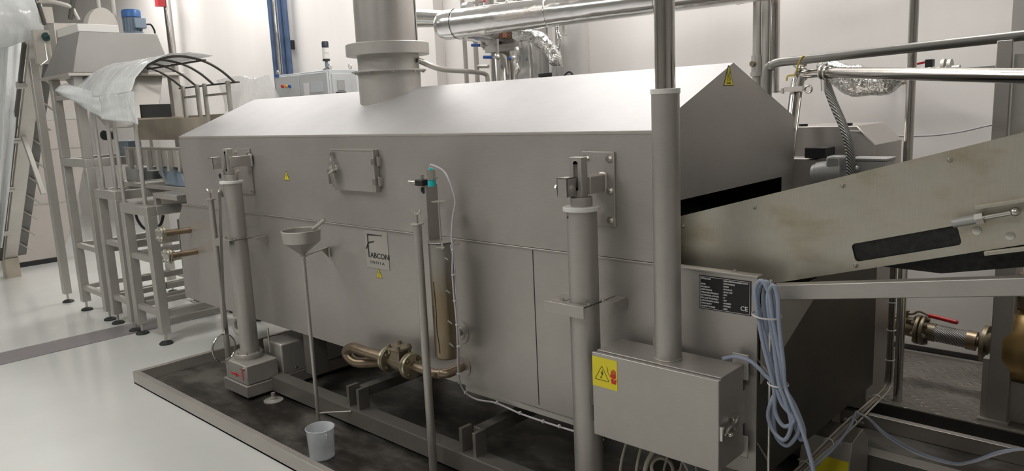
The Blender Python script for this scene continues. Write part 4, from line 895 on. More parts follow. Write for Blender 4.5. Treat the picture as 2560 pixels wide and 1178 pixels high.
# braided hose
def hose_mat():
    m, nt, b = _mat('braided_steel_hose'); b.inputs['Metallic'].default_value = 0.9; b.inputs['Roughness'].default_value = 0.35
    v = _tc(nt, (1, 1, 1)); w1 = nt.nodes.new('ShaderNodeTexWave'); w1.inputs['Scale'].default_value = 45; w1.bands_direction = 'DIAGONAL'; nt.links.new(v, w1.inputs[0])
    nt.links.new(_ramp(nt, w1.outputs[1], [(0.2, (0.12, 0.12, 0.115)), (0.8, (0.42, 0.41, 0.39))]), b.inputs['Base Color']); _bump(nt, b, w1.outputs[1], 0.6, 0.004); return m
HOSE = hose_mat()
t = thing('braided_hose', 'braided steel hose curving down behind the conveyor from the polished pipe', 'hose', at(2128, 440, y=3.5))
MB().tube([at(2062, 185, y=3.60), at(2068, 215, y=3.60), at(2085, 262, y=3.58), at(2108, 315, y=3.55), at(2124, 370, y=3.52), at(2128, 440, y=3.50), at(2128, 520, y=3.5)], 0.0195, 18, sub=10).build('hose_body', HOSE, t)
p = at(2064, 200, y=3.60); MB().cyl(p, p+V((0.004, 0, -0.05)), 0.022, n=20).build('hose_ferrule', GLAZED, t)
# crumpled foil insulation with red lever valve behind
y = 4.25
def Fp(px_, py_): return at(px_, py_, y=y)
rad = lambda u: 0.035 + 0.042*math.sin(min(1, u*1.15)*PI)**0.7 + 0.006*math.sin(u*19)
t = thing('foil_wrapped_pipe', 'crumpled foil wrapped pipe sagging behind the polished pipe', 'insulated pipe', Fp(2160, 215))
s = MB(); s.tube([Fp(2052, 172), Fp(2085, 180), Fp(2120, 196), Fp(2160, 205), Fp(2205, 205), Fp(2240, 200), Fp(2272, 192)], rad, 28, sub=10)
for v_ in s.b.verts:
    v_.co += V((random.uniform(-1, 1), random.uniform(-1, 1), random.uniform(-1, 1)))*0.0035
s.build('foil_wrap', CRUMPLE, t, sharp=20)
s = MB(); s.ball(Fp(2068, 166), 0.055); s.build('foil_elbow', CRUMPLE, t)
p = Fp(2150, 205); MB().beam(p+V((0, 0.03, 0)), (p.x, YB_, p.z), 0.02, 0.03).build('wall_arm', STEELB, t)
t = thing('red_lever_valve', 'small valve with a red lever at the end of the foil wrapped pipe', 'valve', Fp(2330, 185))
s = MB(); s.cyl(Fp(2270, 184), Fp(2400, 172), 0.020, n=20); s.build('valve_pipe', STEELB, t)
s = MB(); s.ball(Fp(2325, 182), 0.034); s.cyl(Fp(2325, 182), Fp(2322, 158), 0.012, n=12); s.build('valve_body', STEELB, t)
s = MB(); s.beam(Fp(2322, 154), Fp(2283, 162), 0.02, 0.010); s.build('red_lever', REDP, t); MB().box(*(lambda p: (p.x-0.012, p.x+0.022, p.y-0.02, p.y+0.02, p.z-0.026, p.z+0.014))(Fp(2322, 156))).build('lever_hub', BLACK, t)
for px_ in (2360, 2376): MB().cyl(Fp(px_-5, 170), Fp(px_+4, 169), 0.043, n=28).build('valve_flange', STEELB, t)
# pipes on the wall, right
t = thing('service_pipe', 'vertical polished service pipe running down to behind the conveyor, right of centre', 'pipe', at(2262, 600, y=4.0), 'vertical wall pipes on the right')
p = at(2282, 100, y=4.0); MB().cyl((p.x, 4.0, PZ), (p.x, 4.0, CEIL), 0.021, n=24).build('pipe_tube', CHROME, t); ORG[t.name] = ORG[t.name]
yw = 4.55
for (pa, r, zb_, lab, m) in ((1893, 0.026, 0.12, 'brownish vertical pipe with a threaded coupling behind the hood gable, left of three', STEELB), (1915, 0.024, 0.12, 'plain dull vertical pipe, middle of the three behind the hood gable', STEELB), (1938, 0.028, None, 'polished vertical pipe ending in an open flange, right of the three behind the gable', CHROME)):
    p = at(pa, 60, y=yw); z0 = at(pa, 232, y=yw).z if zb_ is None else zb_
    t = thing('wall_pipe', lab, 'pipe', (p.x, yw, z0), 'vertical wall pipes on the right')
    MB().cyl((p.x, yw, z0), (p.x, yw, CEIL), r, n=24).build('pipe_tube', m, t)
    if zb_ is None: MB().cyl((p.x, yw, z0), (p.x, yw, z0+0.012), r+0.012, n=24).build('end_flange', m, t)
    if pa == 1893:
        q = at(1888, 160, y=yw).z; MB().cyl((p.x, yw, q-0.05), (p.x, yw, q+0.05), 0.034, n=10).build('coupling', STEELB, t); MB().cyl((p.x, yw, q-0.075), (p.x, yw, q-0.05), 0.040, n=24).build('coupling_ring', STEELB, t); MB().cyl((p.x, yw, q), (p.x-0.01, yw-0.05, q), 0.017, n=16).build('drain_plug', BRASS, t)
    for zz in (at(pa, 40, y=yw).z,):
        MB().box(p.x-0.012, p.x+0.012, yw+r, YB_, 3.2, 3.22).build('wall_clip', STEELB, t)
p = at(1858, 1, y=4.5); tag(MB().beam(at(1838, 2, y=4.5), at(1884, -6, y=4.5), 0.05, 0.045).build('red_bracket', REDPAINT, bevel=0.006), 'red painted fitting cut by the top edge right of the conduit column', 'fitting')
# thin cable along the wall
tag(MB().tube([at(2118, 328, y=3.6), at(2150, 330, y=3.8), at(2200, 338, y=4.2), at(2262, 341, y=4.4), at(2340, 338, y=4.6), at(2410, 328, y=4.6), at(2480, 312, y=4.5), at(2560, 300, y=4.5)], 0.005, 8).build('slack_cable', CABW), 'thin pale cable hanging slack along the back wall above the conveyor', 'cable')
# gearbox housings behind the conveyor
yg = 3.78
g0 = at(1975, 500, y=yg); O = lambda px_, py_: at(px_, py_, y=yg)
t = thing('gear_housing', 'grey chamfered steel gear housing behind the conveyor and the hood gable', 'housing', (O(2080, 400).x, yg+0.2, PZ))
zt = O(2080, 316).z
s = MB(); a, b = O(1950, 330), O(2188, 350); s.prism([(a.x, yg, PZ), (a.x, yg, zt-0.06), (a.x+0.06, yg, zt), (b.x-0.085, yg, zt), (b.x, yg, zt-0.09), (b.x, yg, PZ)], (0, 0.40, 0)); s.build('housing_shell', STEEL, t, bevel=0.004)
for px_ in (1998, 2110, 2105): 
    p = O(px_, 314); MB().cyl((p.x, yg+0.05, zt), (p.x, yg+0.05, zt+0.012), 0.022, n=18).build('filler_cap', BLACK, t)
a, b = O(1960, 390), O(2070, 386); s = MB(); s.box(a.x, b.x, yg-0.14, yg-0.001, PZ, a.z-0.0); s.build('lower_housing', STEEL, t, bevel=0.005)
p = at(2044, 384, y=yg-0.16); MB().box(p.x-0.055, p.x+0.045, yg-0.18, yg-0.06, p.z-0.02, p.z+0.028).build('black_block', BLACK, t, bevel=0.003)
ym = yg-0.20
t = thing('gear_motor', 'small cast grey gear motor in front of the gear housing, above the conveyor edge', 'motor', at(2075, 440, y=ym))
MB().cyl(at(2045, 438, y=ym), at(2112, 432, y=ym), 0.062, n=28).build('motor_body', ALUH, t, bevel=0.004)
MB().cyl(at(2036, 440, y=ym), at(2045, 439, y=ym), 0.056, n=28).build('fan_cover', ALUH, t, bevel=0.004)
MB().box(*(lambda p: (p.x-0.035, p.x+0.035, ym-0.05, ym+0.03, p.z+0.02, p.z+0.095))(at(2092, 440, y=ym))).build('terminal_box', ALUH, t, bevel=0.012)
ym = yg-0.16
t = thing('connection_box', 'light grey rectangular motor connection box with a lid right of the braided hose', 'box', at(2180, 425, y=ym))
p = at(2185, 410, y=ym); MB().box(p.x-0.085, p.x+0.070, ym-0.06, ym+0.06, p.z-0.10, p.z+0.018).build('box_body', ALUH, t, bevel=0.004); MB().box(p.x-0.090, p.x+0.075, ym-0.066, ym+0.066, p.z+0.018, p.z+0.030).build('box_lid', ALUH, t, bevel=0.003)
MB().cyl((p.x-0.05, ym-0.06, p.z-0.015), (p.x-0.06, ym-0.085, p.z-0.022), 0.016, n=16).build('cable_gland', ALUH, t)

# ================================================================== brown valve train and pump under the conveyor
yv = 4.30
G = lambda px_, py_: at(px_, py_, y=yv)
c1 = G(2195, 803); c2 = G(2480, 862); d = (c2-c1); Pn = lambda px_: c1 + d*((px_-2195)/285.0)
t = thing('ball_valve', 'oil-browned ball valve with a red lever handle on the rear pipe', 'valve', Pn(2250))
MB().cyl(Pn(2150), Pn(2205), 0.062, n=28).build('inlet_flange', BRASS, t); MB().cyl(Pn(2205), Pn(2300), 0.046, n=28).build('valve_body', BRASS, t, bevel=0.004)
s = MB(); p = Pn(2245); s.ball(p, 0.060); s.build('valve_ball_housing', BRASS, t)
s = MB(); p = Pn(2268)+V((0, -0.01, 0.05)); s.cyl(p, p+V((0, 0, 0.035)), 0.016, n=12); s.box(p.x-0.055, p.x+0.045, p.y-0.03, p.y+0.03, p.z-0.012, p.z+0.004); s.cyl(p+V((0, 0, 0.035)), p+V((0, 0, 0.045)), 0.022, n=6); s.build('valve_stem', BRASS, t)
tp = G(2270, 786); s = MB(); s.tube([tp, G(2283, 785), G(2298, 779), G(2322, 789)], 0.006, 8); s.build('lever_bar', BRASS, t)
MB().tube([G(2322, 789), G(2340, 793), G(2386, 805), G(2392, 806)], 0.0115, 12).build('lever_grip', REDP, t, label='red plastic sleeve on the lever')
for px_ in (2297, 2310): MB().cyl(Pn(px_), Pn(px_+9), 0.078, n=32).build('mating_flange', BRASS, t, bevel=0.003)
for k in range(6):
    a = k*PI/3+0.3; c = Pn(2320)+V((0, 0.06*math.sin(a), 0.06*math.cos(a))); s = MB(); s.hexa(c, d, 0.012, 0.012); s.hexa(Pn(2297)+V((0, 0.06*math.sin(a), 0.06*math.cos(a))), -d, 0.012, 0.012); s.build('flange_bolt', BRASS, t)
t = thing('flexible_coupling', 'thick braided flexible coupling between two flanges on the rear pipe', 'hose', Pn(2380))
MB().cyl(Pn(2319), Pn(2425), 0.045, n=28).build('braided_sleeve', HOSE, t); MB().cyl(Pn(2319), Pn(2345), 0.048, n=28).build('left_ferrule', BRASS, t); MB().cyl(Pn(2422), Pn(2445), 0.050, n=28).build('right_ferrule', COPPER, t); MB().cyl(Pn(2445), Pn(2462), 0.028, n=20).build('nipple', BRASS, t)
MB().cyl(Pn(2458), Pn(2470), 0.092, n=32).build('end_flange', BRASS, t, bevel=0.003)
yp = 4.15
t = thing('circulation_pump', 'large brass-coloured pump casing at the right picture edge below the conveyor', 'pump', at(2560, 1040, z=PZ))
p = at(2568, 860, y=yp)
PUMP = stained_mat('worn_brass_casing', (0.20, 0.17, 0.12), (0.45, 0.30, 0.12), -0.1, 0.2, 0.6, 0.4)
MB().lathe((p.x-0.10, yp, p.z), (1, 0, 0), [(0, 0), (0.07, 0), (0.10, 0.02), (0.17, 0.03), (0.185, 0.06), (0.185, 0.13), (0.15, 0.18), (0.10, 0.20), (0.10, 0.35), (0, 0.35)], 36).build('pump_casing', PUMP, t)
MB().cyl((p.x-0.0, yp, p.z+0.15), (p.x-0.0, yp, p.z+0.34), 0.055, n=24).build('discharge_neck', COPPER, t); MB().cyl((p.x-0.0, yp, p.z+0.22), (p.x-0.0, yp, p.z+0.245), 0.09, n=28).build('neck_flange', BRASS, t)
MB().cyl(Pn(2470), (p.x-0.09, yp, p.z), 0.05, n=20).build('suction_neck', BRASS, t)
MB().box(p.x-0.05, p.x+0.35, yp-0.11, yp+0.12, PZ, p.z-0.16).build('pump_base', STEELB, t, bevel=0.004)
# ================================================================== behind the hood: pipework, columns, cabinet
def depth(p): return -(ROT.transposed() @ (V(p)-EYE)).z
def rp(p, px_): return px_*depth(p)/F_PX
def K(px_, py_, y): return at(px_, py_, y=y)
# big clad pipe
a, b = K(1120, 62, 3.75), K(1640, -3, 4.15); d = b-a
t = thing('clad_pipe', 'large silver aluminium-clad pipe rising gently behind the exhaust duct and conduit column', 'insulated pipe', a)
R0 = rp(a, 37)
MB().cyl(a, a+d*2.0, R0*0.96, R0*0.76, n=48).build('cladding', FOIL, t)
s = MB(); q = a-d.normalized()*0.0; s.lathe(a+d.normalized()*0.02, -d, [(R0*1.0, -0.05), (R0*1.0, 0.0), (R0*0.985, 0.04), (R0*0.9, 0.07), (R0*0.7, 0.095), (0, 0.10)], 40); s.build('end_cap', FOIL, t)
for k in (0.05, 0.52, 1.0): MB().torus(a+d*k, d, R0*(0.955-0.06*k), 0.004, 48, 8).build('cladding_seam', FOIL, t)
MB().cyl(a+d*0.04+V((0, 0.06, -0.02)), K(1250, 85, 4.4), R0*0.85, n=32).build('rear_branch', FOIL, t)
y = 4.1
t = thing('short_clad_pipe', 'smaller bright clad pipe between the exhaust duct and the large silver pipe', 'insulated pipe', K(1100, 42, y))
MB().tube([K(1020, 38, y), K(1090, 42, y), K(1150, 44, y), K(1170, 52, y+0.1)], rp(K(1100, 42, y), 17), 28).build('cladding', FOIL, t)
MB().cyl(K(1020, 63, y+0.1), K(1110, 60, y+0.1), rp(K(1100, 42, y), 7), n=20).build('companion_pipe', CHROME, t)
MB().cyl(K(1163, 22, y-0.1), K(1176, 20, y-0.1), rp(K(1170, 22, y), 15), n=28).build('dial_disc', ALUH, t)
# slim uprights
yw = 4.5
for (x0, ya, yb2, r, lab) in ((1164, -20, None, 5.5, 'slim dull upright pipe nearest the exhaust duct'), (1191, 88, None, 6, 'slim upright pipe behind the first blue lever')):
    p = K(x0, 150, yw); zt = CEIL if ya < 0 else K(x0, ya, yw).z
    t = thing('upright_pipe', lab, 'pipe', (p.x, yw, 0), 'slim upright pipes behind the hood'); MB().cyl((p.x, yw, 0), (p.x, yw, zt), rp(p, r), n=20).build('pipe_tube', STEEL, t)
    if ya > 0:
        q = K(x0, 166, yw); MB().cyl(q, K(1221, 166, yw), rp(p, 4.5), n=16).build('cross_tube', STEEL, t)
t = thing('condensate_pipe', 'thin grey pipe running from the exhaust duct to the right with a down bend', 'pipe', K(1150, 178, 3.6))
MB().tube([V((DX+0.17, DY+0.08, 1.985)), K(1100, 172, 3.1), K(1160, 178, 3.6), K(1200, 182, 4.0), K(1214, 186, 4.1), K(1219, 198, 4.12), K(1221, 260, 4.12)], 0.0165, 14).build('pipe_tube', STEEL, t)
# valve panel: plate, brown block, pump head, levers
yp_ = 4.35
def rect(px0, py0, px1, py1, y, th): 
    p, q = K(px0, py0, y), K(px1, py1, y); return (min(p.x, q.x), max(p.x, q.x), y, y+th, min(p.z, q.z), max(p.z, q.z))
t = thing('valve_panel', 'steel bolted panel with pipe connections hanging under the large silver pipe', 'panel', K(1255, 122, yp_))
MB().box(*rect(1214, 60, 1292, 120, yp_, 0.02)).build('panel_plate', STEEL, t, bevel=0.003)
MB().box(*rect(1212, 116, 1296, 123, yp_-0.03, 0.06)).build('panel_flange', STEELB, t)
MB().box(*rect(1284, 62, 1297, 120, yp_-0.10, 0.12)).build('panel_side', STEEL, t)
MB().box(*rect(1238, 70, 1257, 94, yp_-0.12, 0.10)).build('brown_block', plain('red_brown_block', (0.22, 0.10, 0.06), 0.5), t, label='reddish brown block')
for k, yy in enumerate((72, 80, 88)): p = K(1258, yy, yp_-0.06); MB().cyl(p, K(1272, yy, yp_-0.06), rp(p, 3.5), n=14).build('port_tube', CHROME, t)
for px_ in (1217, 1238, 1259, 1281): p = K(px_, 113, yp_); MB().hexa(p, (0, -1, 0), 0.012, 0.01).build('panel_bolt', GLAZED, t)
p = K(1218, 80, yp_-0.2); MB().cyl(p, p+V((-0.02, 0.16, 0)), rp(p, 20), n=32).build('pump_head', ALUH, t, bevel=0.01)
MB().cyl(K(1212, 20, yp_), K(1212, 66, yp_), rp(p, 3), n=12).build('feed_pipe', STEELB, t)
for i, (lx0, lx1, ly, sx0, lab) in enumerate(((1180, 1200, 113, 1208, 'blue lever on the slim valve left of the panel'), (1210, 1230, 143, 1244, 'blue lever on the drain pipe below the panel'), (1273, 1285, 146, 1285, 'short dark blue lever right below the panel'))):
    yy = 4.15; c = K(sx0, ly, yy); t = thing('blue_lever_valve', 'small valve with a ' + lab, 'valve', c, 'blue lever valves')
    MB().cyl(K(lx0, ly, yy), K(lx1, ly, yy), rp(c, 4), n=14).build('lever_sleeve', BLUEP, t)
    if i < 2: MB().cyl(K(lx1, ly, yy), K(sx0-3, ly, yy), rp(c, 1.8), n=10).build('lever_arm', GLAZED, t)
    s = MB(); s.cyl(K(sx0, ly-16 if i != 1 else ly-45, yy+0.01), K(sx0+2, ly+12 if i != 1 else 215, yy+0.01), rp(c, 3.2), n=14); s.ball(c, rp(c, 7)); s.build('valve_stem', STEELB, t)
# vessels
def vessel(px_, y, r_px, lab, mat, zt=CEIL, py=150, name='clad_vessel'):
    c = K(px_, py, y); r = rp(c, r_px); t = thing(name, lab, 'vessel', (c.x, y, 0), 'clad vessels behind the hood')
    return t, c, r
t, c, r = vessel(1262, 4.45, 36, 'polished upright vessel below the valve panel', CHROME)
zt = K(1262, 122, 4.45).z; MB().lathe((c.x, 4.45, 0), (0, 0, 1), [(0, 0), (r, 0), (r, zt-0.05), (r*0.9, zt-0.01), (0, zt)], 48).build('vessel_shell', CHROME, t)
MB().torus((c.x, 4.45, zt-0.5), (0, 0, 1), r, 0.006, 48, 8).build('shell_seam', CHROME, t)
t, c, r = vessel(1342, 4.45, 47, 'tall foil-clad upright vessel with rippled sheet, in the middle', FOIL)
s = MB(); n = 72; H = 24; prev = None; rng = random.Random(3); ph = [rng.uniform(0, 6) for _ in range(8)]
for j in range(H+1):
    z = CEIL*j/H; ring = []
    for k in range(n):
        a = 2*PI*k/n; rr_ = r*(1 + 0.018*math.sin(7*a+ph[0]+1.5*math.sin(z*2.2+ph[1])) + 0.012*math.sin(13*a+ph[2]+math.sin(z*3.1)) + 0.006*math.sin(z*9+3*a))
        ring.append(s.b.verts.new((c.x+rr_*math.cos(a), 4.42+rr_*math.sin(a), z)))
    if prev:
        for k in range(n): s.face([prev[k], prev[(k+1) % n], ring[(k+1) % n], ring[k]])
    prev = ring
s.build('foil_cladding', FOIL, t, sharp=60)
t, c, r = vessel(1432, 4.5, 42, 'smooth pale grey upright column on the right of the foil-clad vessel', GREYC)
MB().cyl((c.x, 4.5, 0), (c.x, 4.5, CEIL), r, n=48).build('column_shell', plain('pale_satin_cladding', (0.52, 0.51, 0.49), 0.38, 0.35), t)
t = thing('foil_bend', 'crumpled foil-wrapped pipe bending down in front of the foil-clad vessel', 'insulated pipe', K(1390, 155, 4.05))
s = MB(); q = K(1330, 92, 4.05); R_ = rp(q, 17); s.tube([K(1288, 84, 4.0), K(1312, 86, 4.02), K(1336, 92, 4.05), K(1358, 104, 4.05), K(1376, 124, 4.05), K(1388, 150, 4.05), K(1392, 165, 4.06)], lambda u: R_*(1+0.10*math.sin(u*17)+0.05*math.sin(u*31))*(1-0.35*max(0, u-0.7)/0.3), 28, sub=8)
for v_ in s.b.verts: v_.co += V([random.uniform(-1, 1)*0.0035 for _ in range(3)])
s.build('foil_wrap', CRUMPLE, t, sharp=25)
t = thing('bent_foil_tube', 'thin wrinkled foil tube hanging below the valve panel', 'insulated pipe', K(1296, 185, 4.1))
MB().tube([K(1292, 118, 4.1), K(1294, 140, 4.1), K(1290, 158, 4.1), K(1295, 172, 4.1), K(1290, 186, 4.12), K(1288, 220, 4.14)], lambda u: rp(K(1290, 150, 4.1), 6)*(1+0.18*math.sin(u*21)), 18).build('foil_wrap', CRUMPLE, t)
t = thing('thin_foil_riser', 'thin twisted foil-wrapped riser left of the pale grey column', 'insulated pipe', K(1398, 200, 4.1))
MB().tube([K(1396, 48, 4.12), K(1394, 75, 4.1), K(1400, 100, 4.1), K(1396, 130, 4.1), K(1402, 160, 4.1), K(1408, 195, 4.12), K(1410, 230, 4.14)], lambda u: rp(K(1396, 100, 4.1), 5)*(1+0.2*math.sin(u*25)), 16).build('foil_wrap', CRUMPLE, t)
MB().box(*rect(1404, 46, 1412, 88, 4.15, 0.03)).build('cable_tray_end', STEELB, t)
t = thing('dark_actuator', 'small dark valve actuator just above the hood ridge', 'actuator', K(1362, 192, 4.0))
MB().box(*rect(1345, 184, 1378, 190, 4.0, 0.10)).build('actuator_cover', BLACK, t, bevel=0.003); MB().box(*rect(1350, 190, 1372, 205, 4.02, 0.07)).build('actuator_body', BLACK, t)
MB().box(*rect(1378, 166, 1392, 205, 4.0, 0.09)).build('actuator_column', ALUH, t, bevel=0.004)
MB().tube([K(1410, 190, 4.0), K(1422, 180, 4.0), K(1432, 188, 4.0), K(1430, 205, 4.0)], 0.006, 8).build('looped_lead', BLACK, t)
MB().box(*rect(1394, 186, 1420, 200, 4.0, 0.06)).build('small_block', ALUH, t)
# clutter at the top edge
yt = 4.2
t = thing('overhead_fittings', 'cluster of small pipes and valves above the large silver pipe at the top edge', 'pipe fittings', K(1200, 10, yt))
MB().beam(K(1174, 10, yt), K(1210, 2, yt), 0.05, 0.012).build('angle_strip', STEEL, t); MB().cyl(K(1205, -10, yt), K(1204, 24, yt), rp(K(1205, 0, yt), 3.5), n=12).build('drop_pipe', STEELB, t)
MB().box(*rect(1186, -20, 1196, 20, yt+0.05, 0.05)).build('upright_box', STEELB, t)
MB().tube([K(1240, 9, yt), K(1268, 7, yt), K(1292, 4, yt), K(1300, -10, yt)], rp(K(1250, 9, yt), 3), 12).build('cross_pipe', CHROME, t); MB().ball(K(1268, 6, yt), rp(K(1268, 6, yt), 6)).build('union', GLAZED, t)
MB().ball(K(1211, 2, yt-0.05), 0.010).build('red_tag', REDP, t)
for (x0, w_) in ((1222, 12), (1255, 14)): MB().cyl(K(x0, -40, 4.45), K(x0+1, 70, 4.45), rp(K(x0, 10, 4.45), w_), n=24).build('tank_neck', STEEL, t)
# wall bracket arms under clad pipe hidden: pipe hanger rods to the ceiling
for k in (0.30, 0.62):
    q = a_ = None
# control cabinet
CF, CBK, CXa, CXb = 4.30, 4.62, None, None
p0, p1 = K(689, 188, CF), K(822, 175, CF); zc = (p0.z+p1.z)/2
t = thing('control_cabinet', 'light grey electrical control cabinet standing by the back wall', 'cabinet', ((p0.x+p1.x)/2, 4.46, 0))
MB().box(p0.x, p1.x, CF, CBK, 0, zc).build('cabinet_body', GREYC, t, bevel=0.004)
ps = at(750, 180, y=CF).x
dl = MB().box(p0.x+0.01, ps-0.004, CF-0.02, CF, 0.1, zc-0.02).build('left_door', GREYC, t, bevel=0.003)
dr = MB().box(ps+0.004, p1.x-0.01, CF-0.02, CF, 0.1, zc-0.02).build('right_door', GREYC, t, bevel=0.003)
for px_, m in ((708, REDP), (717, plain('amber_lens', (0.6, 0.3, 0.03), 0.3)), (726, BLUEP)):
    c = K(px_, 216, CF-0.02); MB().cyl(c, c+V((0, -0.02, 0)), 0.016, n=20).build('indicator', m, dl)
s = MB(); s.box(*rect(686, 187, 697, 193, CF-0.024, 0.004)); s.build('maker_badge', BLUEM, dl)
MB().box(*rect(758, 208, 774, 240, CF-0.024, 0.003)).build('paper_note', plain('paper', (0.70, 0.70, 0.72), 0.6), dr); MB().box(*rect(775, 206, 808, 229, CF-0.024, 0.003)).build('paper_sleeve', plain('clear_sleeve', (0.58, 0.60, 0.64), 0.15), dr)
def sidebox(px0, py0, px1, py1, th, name, m): 
    p, q = at(px0, py0, x=p1.x), at(px1, py1, x=p1.x); return MB().box(p1.x, p1.x+th, p.y, q.y, min(p.z, q.z), max(p.z, q.z)).build(name, m, t, bevel=0.002)
sidebox(828, 184, 880, 262, 0.012, 'side_panel', GREYC); sidebox(840, 200, 860, 226, 0.022, 'vent_grille', plain('grille_grey', (0.34, 0.34, 0.33), 0.6)); sidebox(838, 230, 863, 236, 0.026, 'dark_display', BLACK)
for px_, py_ in ((695, 187), (825, 172), (875, 172)):
    c = K(px_, py_-3, CF+0.08) if px_ < 850 else at(px_, py_-3, x=p1.x-0.04); c.z = zc+0.03; MB().torus(c, (0, 1, 0.2), 0.022, 0.007, 20, 8).build('lifting_eye', GLAZED, t)
# stack light
c = K(822, 172, CF+0.08); c.x -= 0.03; c.z = zc
t = thing('stack_light', 'signal tower lamp with white segments and a dark top standing on the cabinet', 'stack light', c)
zz = [K(820, v_, CF+0.08).z for v_ in (167, 147, 132, 118, 114, 102)]
MB().cyl((c.x, c.y, zc), (c.x, c.y, zz[1]), 0.017, n=16).build('stem', GREYM, t); MB().lathe((c.x, c.y, zc), (0, 0, 1), [(0, 0), (0.045, 0), (0.04, 0.012), (0.018, 0.03), (0, 0.03)], 20).build('stem_base', BLACK, t)
MB().cyl((c.x, c.y, zz[1]-0.02), (c.x, c.y, zz[1]), 0.036, n=20).build('lamp_base', BLACK, t)
for k in range(2): MB().lathe((c.x, c.y, zz[1+k]), (0, 0, 1), [(0, 0), (0.034, 0.002), (0.034, zz[2+k]-zz[1+k]-0.006), (0, zz[2+k]-zz[1+k]-0.002)], 24).build('lamp_segment', WHITEP, t)
MB().lathe((c.x, c.y, zz[3]), (0, 0, 1), [(0, 0), (0.034, 0.002), (0.034, zz[5]-zz[3]-0.01), (0.028, zz[5]-zz[3]), (0, zz[5]-zz[3])], 24).build('dark_top', plain('dark_navy_segment', (0.02, 0.025, 0.04), 0.35), t)
# blue clad risers on the wall
for i, (xa, m) in enumerate(((674, DUCTB), (686, FOIL), (698, DUCTB), (710, DUCTB))):
    p = K(xa+8, 90, 4.76); r = rp(p, 6.5); tag(MB().cyl((p.x, 4.76, 0.165), (p.x, 4.76, CEIL), r, n=20).build('clad_riser', m), ['blue clad riser on the back wall, leftmost of four', 'silvery clad riser between the blue ones on the back wall', 'blue clad riser on the back wall, third of four from the left', 'blue clad riser on the back wall, rightmost of four beside the grey box'][i], 'pipe', 'clad risers on the back wall')
p = K(728, 112, 4.82); tag(MB().box(p.x-0.03, p.x+0.03, 4.80, 4.849, p.z-0.05, p.z+0.05).build('wall_socket', BLACK, bevel=0.004), 'small dark socket on the back wall right of the blue risers', 'socket')
p = K(417, 20, 4.7); t = thing('sprinkler_riser', 'polished pipe on the wall left of the blue risers', 'pipe', (p.x+0.05, 4.7, 0), None); t['label'] = 'tall polished riser pipe on the back wall at the left, beside the hopper'
MB().cyl((p.x+0.02, 4.7, 0), (p.x+0.02, 4.7, CEIL), rp(p, 9), n=24).build('pipe_tube', CHROME, t)
q = K(400, 5, 4.6); MB().box(q.x-0.05, q.x+0.05, 4.55, 4.65, q.z-0.06, q.z+0.10).build('red_fitting', REDPAINT, t)
MB().cyl((q.x, 4.6, q.z+0.10), (q.x, 4.6, CEIL), 0.03, n=16).build('red_pipe', REDPAINT, t)

# ================================================================== left: stands, canopy, hopper, feeder
LG = 0.036
def foot(x, y, t, h=0.09):
    f = MB().lathe((x, y, 0), (0, 0, 1), [(0, 0), (0.05, 0), (0.052, 0.008), (0.042, 0.018), (0.018, 0.026), (0, 0.028)], 24).build('levelling_foot', RUBBER, t)
    MB().cyl((x, y, 0.02), (x, y, h), 0.011, n=12).build('foot_screw', GLAZED, f)
def stand(name, label, xs, ys, ztop, rails, lg=LG):
    t = thing(name, label, 'steel stand', ((xs[0]+xs[1])/2, (ys[0]+ys[1])/2, 0))
    for x in xs:
        for y in ys:
            MB().box(x-lg, x+lg, y-lg, y+lg, 0.085, ztop-2*lg).build('leg', STEELB, t, bevel=0.004); foot(x, y, t)
    s = ztop-lg
    for y in ys: MB().box(xs[0]-lg, xs[1]+lg, y-lg, y+lg, ztop-2*lg, ztop).build('top_rail', STEELB, t, bevel=0.004)
    for x in xs: MB().box(x-lg, x+lg, ys[0]+lg, ys[1]-lg, ztop-2*lg, ztop).build('side_rail', STEELB, t, bevel=0.004)
    for z in rails:
        for y in ys: MB().box(xs[0]+lg, xs[1]-lg, y-0.022, y+0.022, z-0.022, z+0.022).build('cross_rail', STEELB, t, bevel=0.003)
        for x in xs: MB().box(x-0.022, x+0.022, ys[0]+lg, ys[1]-lg, z-0.022, z+0.022).build('cross_rail', STEELB, t, bevel=0.003)
    return t
s3 = stand('feeder_stand', 'square tube steel stand nearest the fryer, with black levelling feet', (-6.345, -5.885), (2.25, 3.05), 1.075, (0.24, 0.66))
s2 = stand('feeder_stand', 'middle steel stand carrying canopy posts, between the near stand and the hopper stand', (-6.87, -6.49), (2.25, 3.05), 1.165, (0.24, 0.72))
s1 = stand('hopper_stand', 'tall steel stand under the big hopper, farthest of the stands', (-7.64, -7.06), (2.25, 3.05), 1.415, (0.22, 0.62))
for x in (-7.64, -7.06):
    for y in (2.25, 3.05): MB().box(x-0.036, x+0.036, y-0.036, y+0.036, 1.415, 2.10).build('upper_leg', STEELB, s1, bevel=0.004)
MB().box(-7.74, -6.96, 2.16, 3.12, 2.10, 2.125).build('top_plate', STEELL, s1, bevel=0.004)
s = MB(); s.box(-7.60, -7.10, 2.23, 2.27, 1.92, 1.96); s.build('upper_brace', STEELB, s1)
for z, xa, xb in ((0.24, -7.02, -6.9), ): pass
# extra long rails running back between the stands
for (x, z) in ((-6.1, 0.12), (-6.6, 0.40), (-5.885, 0.45)): MB().box(x-0.022, x+0.022, 2.30, 3.6, z-0.022, z+0.022).build('floor_rail', STEELB, s3, bevel=0.003)
MB().cyl((-5.95, 2.9, 0.30), (-5.5, 3.35, 0.30), 0.02, n=14).build('brace_tube', STEELB, s3)
